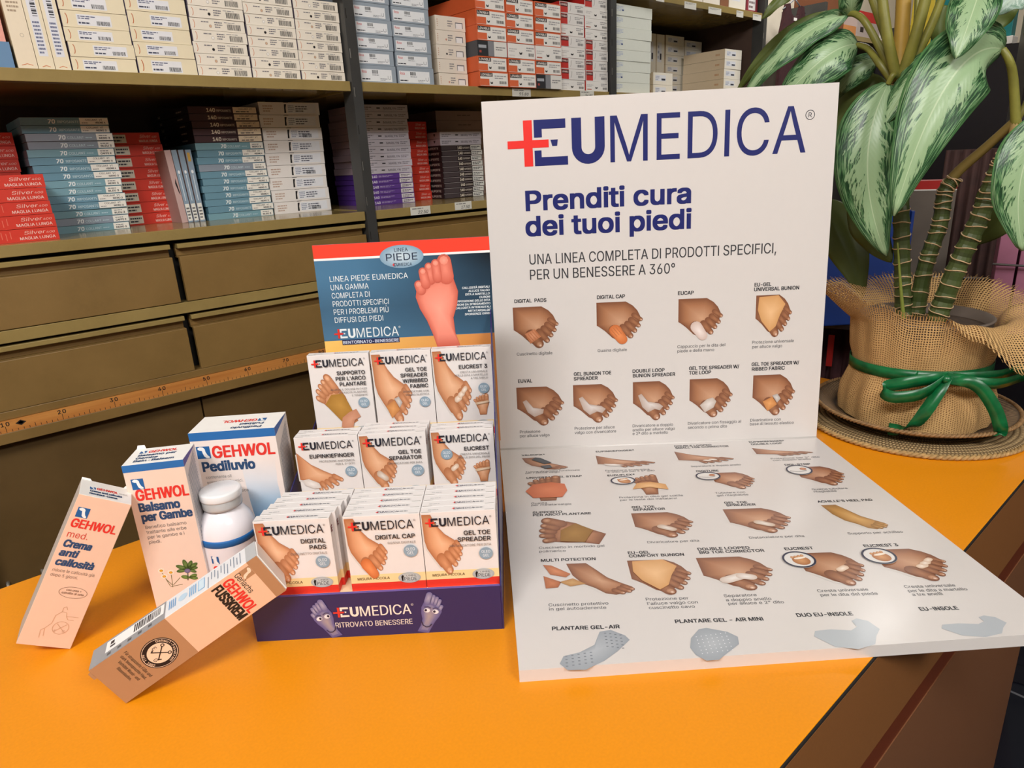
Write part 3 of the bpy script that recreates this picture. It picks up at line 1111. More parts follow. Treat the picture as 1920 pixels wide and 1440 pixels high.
        bars(mb, F, w * .62, h * .4, w * .33, h * .3, C('#8d8c8c'), 2, 1, seed)
    elif kind == 'mint':
        body(C('#e6eadf'), C('#dfe2d6'), C('#eceee6'))
        bars(mb, F, w * .03, h * .36, w * .22, h * .5, C('#b9c2d8'), 4, 1, seed)
        if seed % 2:
            mb.rect(F, w * .2, h * .4, w * .05, h * .14, C('#4a5a8a'), 2)
    elif kind == 'small_cream':
        body(C('#ece6d8'), C('#d8c5a8'), C('#efe9dc'))
        mb.rect(F, w * .1, h * .3, w * .55, h * .5, C('#e2e4ea'), 1)
        bars(mb, F, w * .12, h * .36, w * .2, h * .4, C('#a0a6ba'), 3, 2, seed)
        mb.rect(F, w * .42, h * .36, w * .2, h * .16, C('#3a3c48'), 2)
        bars(mb, L, d * .78, h * .3, d * .14, h * .4, C('#c39a76'), 1, 1, seed)
    elif kind == 'upright_cream':
        body(C('#f0e4c8'), C('#d9c6a0'), C('#f3ead4'))
        mb.line(F, [(w * .25, h * .03), (w * .5, h * .045), (w * .75, h * .03)], w * .05, C('#d98a5c'), 1)
        mb.rect(F, w * .22, h * .14, w * .56, h * .62, C('#e6e8f0'), 1)
        bars(mb, F, w * .3, h * .16, w * .4, h * .34, C('#6a7090'), 9, 2, seed)
        for i in range(9):
            mb.rect(F, w * .42, h * (.54 + i * .022), w * .3, h * (.006 + .006 * (i % 3)), C('#33343c'), 2)
    elif kind == 'upright_window':
        body(C('#f0e2c9'), C('#d9c6a0'), C('#f3ead4'))
        mb.ring(F, w * .5, h * .86, w * .30, h * .09, w * .05, C('#8c8f94'), 1, 20)
        mb.oval(F, w * .5, h * .86, w * .24, h * .078, C('#eceae4'), 1, n=20)
        bars(mb, F, w * .2, h * .56, w * .6, h * .12, C('#b09c84'), 3, 1, seed)
        mb.ring(F, w * .6, h * .34, w * .1, w * .1, w * .015, C('#9a8f84'), 1, 16)
        mb.line(F, [(w * .2, h * .04), (w * .5, h * .055), (w * .78, h * .04)], w * .04, C('#d98a5c'), 1)
    elif kind == 'upright_blue':
        body(C('#8fa3b6'), C('#b59c98'), C('#9fb0c0'))
        mb.rect(F, w * .1, h * .02, w * .8, h * .24, C('#f0ede4'), 1)
        bars(mb, F, w * .2, h * .04, w * .6, h * .18, C('#55555a'), 4, 2, seed)
        mb.rect(F, w * .42, h * .3, w * .12, h * .36, C('#dfe7ee'), 1)
        mb.oval(F, w * .5, h * .7, w * .22, h * .025, C('#f2f5f8'), 1, n=12)
        if seed == 3:
            mb.rect(F, w * .2, h * .84, w * .5, h * .12, C('#d3a64a'), 1)
    elif kind == 'pink_plain':
        body(C('#eea89a'), C('#d98f80'))
    elif kind == 'blue_label':
        body(C('#6a8fb5'), C('#54779b'))
        mb.rect(F, w * .3, h * .14, w * .5, h * .6, C('#e8eee8'), 1)
        mb.ring(F, w * .52, h * .45, h * .16, h * .2, h * .03, C('#8fb0c4'), 2, 18)
    elif kind == 'slim_pink':
        body(C('#c9aaa6'), C('#b9958f'))
        mb.poly(F, [(w * .45, h * .55), (w * .65, h * .62), (w * .9, h * .38), (w * .7, h * .42)], C('#201c20'), 1)
    elif kind == 'plain':
        body(C('#e9e2d6'), C('#d6cbb8'))
        bars(mb, F, w * .1, h * .3, w * .5, h * .4, C('#8f8c90'), 3, 1, seed)
    elif kind == 'brown_plain':
        body(C('#8a5a3c'), C('#74492e'))
    elif kind == 'maroon':
        body(C('#8d2f3c'), C('#752632'))
        mb.rect(F, w * .2, h * .1, w * .6, h * .4, C('#e6e2e2'), 1)
        bars(mb, F, w * .24, h * .14, w * .5, h * .3, C('#7d6a6c'), 2, 2, seed)
    return mb


WHAT = {
    'red_long': ('hosiery_box', 'red long hosiery box with white end label'), 'red_short': ('hosiery_box', 'red hosiery box with cream end label'),
    'rip70': ('hosiery_box', 'blue tights box with wide white label'), 'col70': ('hosiery_box', 'teal tights box with short white label'),
    'col70_grey': ('hosiery_box', 'grey blue tights box with short label'), 'rip140': ('hosiery_box', 'dark brown tights box with beige label'),
    'super140': ('hosiery_box', 'slim black tights box with white label'), 'fiore': ('stocking_box', 'white stocking box with black leg mark'),
    'lilac': ('stocking_box', 'pale lilac flat stocking box'), 'violet': ('hosiery_box', 'violet tights box with white end label'),
    'blush_big': ('carton', 'dusty pink carton'), 'wide_cream': ('underwear_box', 'wide cream box with bluish printed label'),
    'bar_cream': ('underwear_box', 'narrow ivory box with barcode'), 'silver': ('lingerie_box', 'silver grey lingerie box with white label'),
    'cream_side': ('underwear_box', 'cream box with stuck-on price sticker'), 'orange': ('lingerie_box', 'orange lingerie box with white front'),
    'white_lov': ('lingerie_box', 'white lingerie box with small black mark'), 'red_lov': ('lingerie_box', 'white lingerie box with red end block'),
    'dark_lov': ('lingerie_box', 'black and grey lingerie box'), 'mint': ('carton', 'wide plain off-white carton'),
    'small_cream': ('carton', 'small cream carton with printed label'), 'plain': ('carton', 'plain white carton'),
}


def stack(place, kinds, x0, x1, y, z0, h, d, group, jit=.002, seed=0, top_word=True):
    """a column of cartons, bottom to top; kinds is a list"""
    r = random.Random(seed * 17 + len(kinds))
    protos = {}
    z = z0
    hs = h if isinstance(h, (list, tuple)) else [h] * len(kinds)
    for i, kd in enumerate(kinds):
        var = (seed + i) % 3
        key = (kd, var, round(hs[i], 4))
        nm, what = WHAT[kd]
        loc = (x0 + r.uniform(-jit, jit), y + abs(r.uniform(-jit, jit)), z)
        if key not in protos:
            o = stock_box(kd, x1 - x0, hs[i] - .0008, d, seed + i).build(nm)
            protos[key] = o
        else:
            o = protos[key].copy()
            COL.objects.link(o)
        o.location = loc
        o.rotation_euler = (0, 0, math.radians(r.uniform(-.5, .5)))
        pos = 'topmost' if i == len(kinds) - 1 else ('bottom one' if i == 0 else ORD[i] + ' up')
        tag(o, '%s, %s %s' % (what, pos, place), nm.replace('_', ' '), group)
        z += hs[i]


LOWZ, UPZ = S_LOW + .0002, S_MID + .0002
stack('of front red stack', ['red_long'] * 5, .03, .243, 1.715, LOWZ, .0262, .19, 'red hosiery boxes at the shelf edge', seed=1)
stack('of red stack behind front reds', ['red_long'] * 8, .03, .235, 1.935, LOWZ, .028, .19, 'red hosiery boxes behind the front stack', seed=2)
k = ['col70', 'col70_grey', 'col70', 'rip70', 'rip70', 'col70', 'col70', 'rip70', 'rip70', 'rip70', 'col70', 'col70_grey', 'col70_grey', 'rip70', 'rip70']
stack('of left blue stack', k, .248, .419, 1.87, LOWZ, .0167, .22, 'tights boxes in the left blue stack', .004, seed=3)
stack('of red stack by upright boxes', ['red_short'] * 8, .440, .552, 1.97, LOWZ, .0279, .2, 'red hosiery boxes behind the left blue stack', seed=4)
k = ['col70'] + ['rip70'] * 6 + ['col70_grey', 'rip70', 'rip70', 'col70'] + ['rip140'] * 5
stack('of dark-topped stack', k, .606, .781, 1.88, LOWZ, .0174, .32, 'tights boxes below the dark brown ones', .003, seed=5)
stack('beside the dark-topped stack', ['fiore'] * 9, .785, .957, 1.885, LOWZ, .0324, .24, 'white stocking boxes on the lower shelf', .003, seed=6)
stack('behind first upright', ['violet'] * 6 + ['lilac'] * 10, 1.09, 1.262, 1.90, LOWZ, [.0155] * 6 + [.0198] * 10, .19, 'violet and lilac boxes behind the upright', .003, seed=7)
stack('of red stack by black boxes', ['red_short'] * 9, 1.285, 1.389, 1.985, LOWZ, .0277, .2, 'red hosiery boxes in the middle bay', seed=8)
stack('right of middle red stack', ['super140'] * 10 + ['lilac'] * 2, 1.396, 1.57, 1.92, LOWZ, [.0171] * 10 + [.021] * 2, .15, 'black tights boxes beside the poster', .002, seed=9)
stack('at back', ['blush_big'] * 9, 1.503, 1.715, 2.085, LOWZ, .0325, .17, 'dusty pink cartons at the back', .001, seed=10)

# boxes standing upright between the stacks
for i, (x, w, kd, lab, tilt) in enumerate(((.5405, .0145, 'slim_pink', 'pale pink slim box leaning between red and blue stacks', -3.2),
                                           (.5560, .0125, 'upright_blue', 'slim blue box standing upright, leftmost of three', -3.0),
                                           (.5705, .0125, 'upright_blue', 'slim blue box standing upright, middle of three', -2.4),
                                           (.5850, .0135, 'upright_blue', 'slim blue box standing upright with yellow sticker', -1.6))):
    o = stock_box(kd, w, .176, .19, i).build('hosiery_box')
    o.location = (x, 1.885, LOWZ)
    o.rotation_euler = (0, math.radians(tilt), 0)
    tag(o, lab, 'hosiery box', 'slim boxes standing on edge')

# upper shelf, left bay
o = stock_box('blue_label', .14, .0465, .2).build('carton')
o.location = (.098, 1.684, UPZ)
tag(o, 'blue carton with white label at upper left edge', 'carton')
o = stock_box('pink_plain', .139, .075, .2).build('carton')
o.location = (.095, 1.686, UPZ + .047)
tag(o, 'plain pink carton lying on the blue labelled carton', 'carton')
for x, w, kd, lab in ((.2435, .032, 'upright_window', 'cream box standing upright with oval window, left of two others'),
                      (.2765, .0275, 'upright_cream', 'cream box standing upright, middle of three on upper shelf'),
                      (.305, .027, 'upright_cream', 'cream box standing upright beside the wide cream stack')):
    o = stock_box(kd, w, .175, .2, int(x * 1000)).build('underwear_box')
    o.location = (x, 1.684, UPZ)
    o.rotation_euler = (0, math.radians(-.8), 0)
    tag(o, lab, 'underwear box', 'cream boxes standing upright')
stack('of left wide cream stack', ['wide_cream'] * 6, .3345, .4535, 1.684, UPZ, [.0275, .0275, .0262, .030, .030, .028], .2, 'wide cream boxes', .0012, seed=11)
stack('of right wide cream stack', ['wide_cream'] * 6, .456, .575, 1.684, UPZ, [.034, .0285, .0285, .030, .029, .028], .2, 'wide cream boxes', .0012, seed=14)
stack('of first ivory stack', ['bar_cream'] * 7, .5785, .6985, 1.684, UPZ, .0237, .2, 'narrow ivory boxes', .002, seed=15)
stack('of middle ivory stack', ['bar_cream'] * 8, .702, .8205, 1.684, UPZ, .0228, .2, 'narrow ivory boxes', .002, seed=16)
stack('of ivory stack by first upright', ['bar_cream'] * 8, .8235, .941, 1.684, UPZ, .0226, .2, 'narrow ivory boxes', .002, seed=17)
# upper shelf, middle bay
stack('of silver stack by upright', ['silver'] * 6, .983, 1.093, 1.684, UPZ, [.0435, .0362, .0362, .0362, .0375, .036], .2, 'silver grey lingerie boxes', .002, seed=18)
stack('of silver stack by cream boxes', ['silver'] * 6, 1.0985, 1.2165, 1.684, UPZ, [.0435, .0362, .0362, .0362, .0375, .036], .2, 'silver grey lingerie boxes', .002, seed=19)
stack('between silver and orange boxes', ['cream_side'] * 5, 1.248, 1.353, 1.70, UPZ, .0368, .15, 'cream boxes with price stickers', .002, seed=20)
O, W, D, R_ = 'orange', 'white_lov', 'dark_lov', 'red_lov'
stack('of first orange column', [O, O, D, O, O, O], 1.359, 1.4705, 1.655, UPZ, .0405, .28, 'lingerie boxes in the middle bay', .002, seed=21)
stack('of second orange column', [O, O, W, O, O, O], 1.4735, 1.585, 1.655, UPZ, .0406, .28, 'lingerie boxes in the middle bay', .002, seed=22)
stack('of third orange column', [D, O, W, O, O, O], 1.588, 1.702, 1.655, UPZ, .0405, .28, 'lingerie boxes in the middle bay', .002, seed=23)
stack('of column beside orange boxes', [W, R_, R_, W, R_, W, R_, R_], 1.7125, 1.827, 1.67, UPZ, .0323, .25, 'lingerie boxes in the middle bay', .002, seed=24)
stack('of column by second upright', [W, R_, R_, R_, R_, W, W, W, R_], 1.831, 1.9415, 1.67, UPZ, .0315, .25, 'lingerie boxes in the middle bay', .002, seed=25)
# upper shelf, right bay
stack('of wide white stack', ['mint'] * 8, 1.990, 2.200, 1.684, UPZ, .0352, .3, 'wide white cartons', .003, seed=26)
stack('beside wide white stack', ['small_cream'] * 2, 2.300, 2.424, 1.75, UPZ, .0435, .09, 'small cream cartons', .001, seed=27)
stack('under two upright cartons', ['small_cream'] * 3, 2.520, 2.636, 1.945, UPZ, .0385, .2, 'small cream cartons', .001, seed=28)
for x, lab in ((2.523, 'tall cream carton on edge, nearest the wide white stack'), (2.581, 'tall cream carton on edge, second beside cream stack')):
    o = stock_box('small_cream', .052, .153, .19, 1).build('carton')
    o.location = (x, 1.948, UPZ + 3 * .0385)
    tag(o, lab, 'carton', 'tall cartons standing on edge')
stack('of left back cream stack', ['small_cream'] * 7, 2.642, 2.774, 1.945, UPZ, .0386, .2, 'small cream cartons', .001, seed=29)
stack('of right back cream stack', ['small_cream'] * 7, 2.778, 2.908, 1.945, UPZ, .037, .2, 'small cream cartons', .001, seed=30)
stack('of front cream stack', ['small_cream'] * 5, 2.742, 2.87, 1.72, UPZ, .0382, .205, 'small cream cartons', .002, seed=31)
for x0, x1, kd, lab in ((2.168, 2.222, 'plain', 'narrow white carton on top shelf, left of others'), (2.228, 2.52, 'plain', 'long white carton in middle of top shelf'),
                        (2.526, 2.64, 'plain', 'white printed carton on top shelf beside brown one'), (2.644, 2.702, 'brown_plain', 'narrow brown carton on top shelf'),
                        (2.706, 2.830, 'small_cream', 'cream carton on top shelf beside maroon one'), (2.836, 2.925, 'maroon', 'maroon carton at right end of top shelf')):
    o = stock_box(kd, x1 - x0, .11, .2, int(x0 * 100)).build('carton')
    o.location = (x0, 1.69, S_TOP + .0002)
    tag(o, lab, 'carton', 'cartons on the top shelf')

# price tickets stuck to the shelf edges
TAGS = [(1.088, 1.156, .292, '22.50', 'white ticket reading 22.50 on lower shelf edge', True), (1.245, 1.308, .294, '17.50', 'white ticket reading 17.50 on lower shelf edge', True),
        (1.494, 1.571, .613, '55.80', 'white ticket reading 55.80 under orange boxes', True), (1.797, 1.865, .615, '54.80', 'white ticket just above poster edge under white boxes', True),
        (2.199, 2.246, .941, '', 'small white ticket, leftmost on top shelf edge', False), (2.37, 2.445, .934, '', 'white ticket on top shelf edge, second from left', False),
        (2.527, 2.615, .931, '', 'large white ticket on top shelf edge', False), (2.726, 2.777, .936, '', 'small white ticket under cream carton on top shelf', False),
        (2.852, 2.918, .935, '', 'white ticket at right end of top shelf edge', False)]
for i, (a, b, z, s, lab, hand) in enumerate(TAGS):
    mb = printer(M['card'])
    w = b - a
    mb.box((0, 0, 0), (w, .0006, .0225), lin('#dcdad0'), M['card'])
    F = Frame((0, 0, 0), (1, 0, 0), (0, 0, 1))
    bars(mb, F, w * .08, .0145, w * .8, .006, lin('#8e8c88'), 1 if hand else 2, 1, i)
    if s:
        mb.text(F, s, w * .36, .003, .0085, lin('#1c1c20'), w=w * .5, slant=.25, bold=.012)
    o = mb.build('price_ticket')
    o.location = (a, SY - .0012, z)
    tag(o, lab, 'price ticket', 'price tickets on the shelf edges')

# ------------------------------------------------------------------ folding poster board
BA = Vector((.5925, .7238, 0))
BU = Vector((.7374, -.6755, 0)).normalized()
BN = Vector((.6755, .7374, 0)).normalized()
BW, BH, BL, BT = .469, .488, .467, .011
rotb = Matrix((BU, BN, Vector((0, 0, 1)))).transposed()
t = thing('poster_board', 'white hinged cardboard display poster, one panel upright, one flat on counter', 'poster board', BA, rotb)
tilt = math.radians(4)
up_y = Vector((0, math.sin(tilt), math.cos(tilt)))
up_n = Vector((0, math.cos(tilt), -math.sin(tilt)))
OFF, EDGE = lin('#d6d1ce'), lin('#ece9e4')
BLUE = lin('#1d2568')
UP= [('Prenditi cura', 0.0544, 0.3455, 0.2231, 'H'), ('dei tuoi piedi', 0.0529, 0.3115, 0.2256, 'H'), ('UNA LINEA COMPLETA DI PRODOTTI SPECIFICI,', 0.0554, 0.272, 0.3417, 'S'), ('PER UN BENESSERE A 360°', 0.0553, 0.2508, 0.2026, 'S'), ('DIGITAL  PADS', 0.0318, 0.2191, 0.045, 'T'), ('Cuscinetto digitale', 0.0316, 0.1427, 0.0513, 'c'), ('DIGITAL CAP', 0.1487, 0.2194, 0.0392, 'T'), ('Guaina digitale', 0.1483, 0.1428, 0.042, 'c'), ('EUCAP', 0.2626, 0.22, 0.0218, 'T'), ('Cappuccio per le dita del', 0.2627, 0.1436, 0.068, 'c'), ('piede e della mano', 0.2628, 0.1372, 0.0523, 'c'), ('EU-GEL', 0.3694, 0.227, 0.023, 'T'), ('UNIVERSAL BUNION', 0.3691, 0.2204, 0.0622, 'T'), ('Protezione universale', 0.3693, 0.1453, 0.0587, 'c'), ('per alluce valgo', 0.3696, 0.1386, 0.0422, 'c'), ('EUVAL', 0.0315, 0.1021, 0.0205, 'T'), ('Protezione', 0.0308, 0.0244, 0.0302, 'c'), ('per alluce valgo', 0.0305, 0.0181, 0.0442, 'c'), ('GEL BUNION TOE', 0.1132, 0.1092, 0.054, 'T'), ('SPREADER', 0.113, 0.1022, 0.0345, 'T'), ('Protezione per alluce', 0.1123, 0.0265, 0.0591, 'c'), ('valgo con divaricatore', 0.1121, 0.02, 0.0615, 'c'), ('DOUBLE LOOP', 0.1985, 0.1099, 0.0458, 'T'), ('BUNION SPREADER', 0.199, 0.103, 0.0608, 'T'), ('Divaricatore a doppio', 0.1981, 0.0269, 0.0594, 'c'), ('anello per alluce valgo', 0.1981, 0.0206, 0.0623, 'c'), ('e 2ª dito a martello', 0.198, 0.0149, 0.0521, 'c'), ('GEL TOE SPREADER W/', 0.2799, 0.1105, 0.0718, 'T'), ('TOE LOOP', 0.28, 0.1037, 0.0314, 'T'), ('Divaricatore con fissaggio al', 0.2795, 0.0275, 0.0778, 'c'), ('secondo o primo dito', 0.2796, 0.021, 0.0574, 'c'), ('GEL TOE SPREADER W/', 0.3697, 0.1126, 0.0674, 'T'), ('RIBBED FABRIC', 0.3703, 0.1055, 0.0467, 'T'), ('Divaricatore con', 0.3709, 0.0284, 0.0443, 'c'), ('base di tessuto elastico', 0.3706, 0.0226, 0.0639, 'c')]
UPI= [[0.0287, 0.1522, 0.0648, 0.0605], [0.1476, 0.1533, 0.0658, 0.0609], [0.2634, 0.1538, 0.0633, 0.0602], [0.3723, 0.1535, 0.0512, 0.0607], [0.0284, 0.0349, 0.0699, 0.06], [0.1114, 0.036, 0.0658, 0.0591], [0.1987, 0.0362, 0.0611, 0.0597], [0.281, 0.0373, 0.063, 0.0593], [0.3726, 0.0364, 0.0615, 0.0621]]
LO= [('VALGOFIX*', 0.0323, -0.0268, 0.0336, 'T'), ('Tutore dinamico funzionale', 0.0376, -0.0828, 0.0751, 'c'), ("per l'alluce valgo", 0.0376, -0.0865, 0.0471, 'c'), ('EUPINKIEFINGER*', 0.1411, -0.0239, 0.0555, 'T'), ('Protezione anatomica', 0.1473, -0.0886, 0.0601, 'c'), ('in oleo gel per il 5° dito', 0.1488, -0.0932, 0.0649, 'c'), ('DOUBLE LOOPED', 0.2573, -0.0154, 0.0539, 'T'), ('SMALL TOE CORRECTOR', 0.2574, -0.022, 0.0767, 'T'), ('Separatore a doppio anello', 0.2649, -0.0852, 0.0678, 'c'), ('EUPINKIEFINGER*', 0.3675, -0.0108, 0.051, 'T'), ('DOUBLE LOOP', 0.368, -0.0191, 0.0443, 'T'), ('Protezione per 5° dito', 0.3787, -0.0701, 0.0666, 'c'), ('con doppio anello', 0.3795, -0.0757, 0.0515, 'c'), ('UNIVERSAL GEL STRAP', 0.0391, -0.1023, 0.0746, 'T'), ('Guaina', 0.0444, -0.1744, 0.0198, 'c'), ('per metatarsalgia', 0.0447, -0.1791, 0.0496, 'c'), ('EUDUFLEX*', 0.1487, -0.104, 0.0363, 'T'), ('Protezione in oleo gel sottile', 0.1558, -0.1675, 0.0797, 'c'), ('per le teste dei metatarsi', 0.1558, -0.1743, 0.0705, 'c'), ('DIGITUBE', 0.2686, -0.1013, 0.0294, 'T'), ('Tubolare con', 0.2766, -0.1648, 0.0372, 'c'), ('gel ritagliabile', 0.2769, -0.1715, 0.0389, 'c'), ('DIGI-STRIP', 0.3902, -0.0918, 0.034, 'T'), ('Guaina tubolare', 0.3972, -0.1645, 0.0439, 'c'), ('ritagliabile', 0.3972, -0.1706, 0.0277, 'c'), ('SUPPORTO', 0.046, -0.1986, 0.0358, 'T'), ('PER ARCO PLANTARE', 0.0464, -0.2048, 0.07, 'T'), ('Cuscinetto in morbido gel', 0.0519, -0.2781, 0.0723, 'c'), ('polimerico', 0.0522, -0.2854, 0.0289, 'c'), ('GEL TOE', 0.1675, -0.194, 0.0275, 'T'), ('SEPARATOR', 0.1682, -0.2004, 0.0383, 'T'), ('Divaricatore per dita', 0.1725, -0.2743, 0.0569, 'c'), ('GEL TOE', 0.2808, -0.1913, 0.0273, 'T'), ('SPREADER', 0.2813, -0.1977, 0.035, 'T'), ('Distanziatore per dita', 0.2853, -0.2721, 0.06, 'c'), ("ACHILLE'S HEEL PAD", 0.3912, -0.1967, 0.0651, 'T'), ('Supporto per achilleo', 0.3941, -0.2705, 0.0596, 'c'), ('MULTI POTECTION', 0.0535, -0.3036, 0.0584, 'T'), ('Cuscinetto protettivo', 0.0589, -0.3805, 0.0576, 'c'), ('in gel autoaderente', 0.0591, -0.3869, 0.0546, 'c'), ('EU-GEL', 0.1481, -0.2945, 0.0232, 'T'), ('COMFORT BUNION', 0.1482, -0.301, 0.0585, 'T'), ('Protezione per', 0.1532, -0.3765, 0.041, 'c'), ("l'alluce valgo con", 0.1535, -0.3832, 0.048, 'c'), ('cuscinetto cavo', 0.1538, -0.3896, 0.0433, 'c'), ('DOUBLE LOOPED', 0.2239, -0.292, 0.0553, 'T'), ('BIG TOE CORRECTOR', 0.2242, -0.2986, 0.0685, 'T'), ('Separatore', 0.2286, -0.375, 0.0313, 'c'), ('a doppio anello', 0.2287, -0.3815, 0.043, 'c'), ('per alluce e 2° dito', 0.2293, -0.3871, 0.0522, 'c'), ('EUCREST', 0.3153, -0.2972, 0.03, 'T'), ('Cresta universale', 0.3192, -0.3719, 0.0483, 'c'), ('per le dita del piede', 0.3194, -0.3786, 0.0538, 'c'), ('EUCREST 3', 0.3994, -0.2966, 0.0355, 'T'), ('Cresta universale', 0.4032, -0.3698, 0.048, 'c'), ('per le dita a martello', 0.4033, -0.3763, 0.0553, 'c'), ('a tre anelli', 0.4039, -0.3822, 0.0282, 'c'), ('PLANTARE GEL-AIR', 0.0609, -0.4158, 0.0617, 'T'), ('PLANTARE GEL - AIR MINI', 0.1742, -0.4111, 0.0798, 'T'), ('DUO EU-INSOLE', 0.2861, -0.4076, 0.0503, 'T'), ('EU-INSOLE', 0.3991, -0.4043, 0.0342, 'T')]
LOI= [('valgo', 0.0323, -0.077, 0.0648, 0.0426), ('pink', 0.1393, -0.0773, 0.0812, 0.044), ('small', 0.2528, -0.0748, 0.0772, 0.0451), ('pink2', 0.3646, -0.0605, 0.0795, 0.0323), ('strap', 0.0425, -0.1669, 0.0467, 0.0616), ('eudu', 0.1694, -0.1607, 0.0546, 0.0508), ('eudu_c', 0.1503, -0.1321, 0.0327, 0.0237), ('digit', 0.2844, -0.1553, 0.0533, 0.049), ('digit_c', 0.2634, -0.1283, 0.0324, 0.0238), ('strip', 0.3971, -0.155, 0.058, 0.0569), ('strip_c', 0.3852, -0.1231, 0.0337, 0.0292), ('arco', 0.0506, -0.2693, 0.0788, 0.055), ('sep', 0.1643, -0.2651, 0.0688, 0.0583), ('spr', 0.2741, -0.2626, 0.0723, 0.0575), ('ach', 0.3913, -0.2618, 0.0542, 0.0584), ('multi', 0.0553, -0.3659, 0.0883, 0.0567), ('comf', 0.1448, -0.3694, 0.062, 0.0621), ('big', 0.2177, -0.3665, 0.0721, 0.0599), ('crest', 0.3211, -0.3644, 0.0618, 0.06), ('crest_c', 0.3052, -0.3322, 0.0334, 0.0302), ('crest3', 0.4007, -0.3611, 0.0656, 0.0585), ('crest3_c', 0.3878, -0.3305, 0.0341, 0.0303), ('air', 0.0655, -0.4686, 0.0636, 0.0508), ('mini', 0.1796, -0.4625, 0.0447, 0.0433), ('duo', 0.29, -0.4526, 0.0602, 0.0402), ('insole', 0.403, -0.4421, 0.0595, 0.0284)]


def poster_text(mb, F, items, ht, hc):
    for s, x, y, w, k in items:
        if k == 'T':
            mb.text(F, s, x, y, ht, lin('#23252c'), w=w, bold=.022, k=2)
        elif k == 'c':
            mb.text(F, s, x, y, hc, lin('#4c4d52'), w=w, bold=.004, k=2)
        elif k == 'H':
            mb.text(F, s, x, y, .0252, BLUE, w=w, bold=.026, k=2)
        elif k == 'S':
            mb.text(F, s, x, y, .0140, lin('#3a3b40'), w=w, bold=.004, k=2)


mb = printer(M['gloss'])
o0 = Vector((0, 0, BT + .001))
P = [o0 + Vector((0, 0, 0)), o0 + Vector((BW, 0, 0)), o0 + Vector((BW, 0, 0)) + up_y * BH, o0 + up_y * BH]
mb.slab(P[::-1], up_n, BT, OFF, M['gloss'])
F = Frame(o0, (1, 0, 0), up_y)
plus_logo(mb, F, .0323, .4030, .0588, BLUE, k=2, light=-.002, heavy=.035, reg=False)
mb.ring(F, .4334, .4500, .0062, .0062, .0008, lin('#2a2c38'), 2, 28)
mb.text(F, 'R', .4334, .4471, .0058, lin('#2a2c38'), k=2, mid=True)
poster_text(mb, F, UP, .0049, .0043)
for (x, y, w, h), acc in zip(UPI, ('band', 'cap', 'white_cap', 'sleeve', 'shield', 'spreader', 'spreader', 'loop', 'ribbed')):
    product_foot(mb, F, x, y, w, h, acc)
mb.build('upright_panel', t)

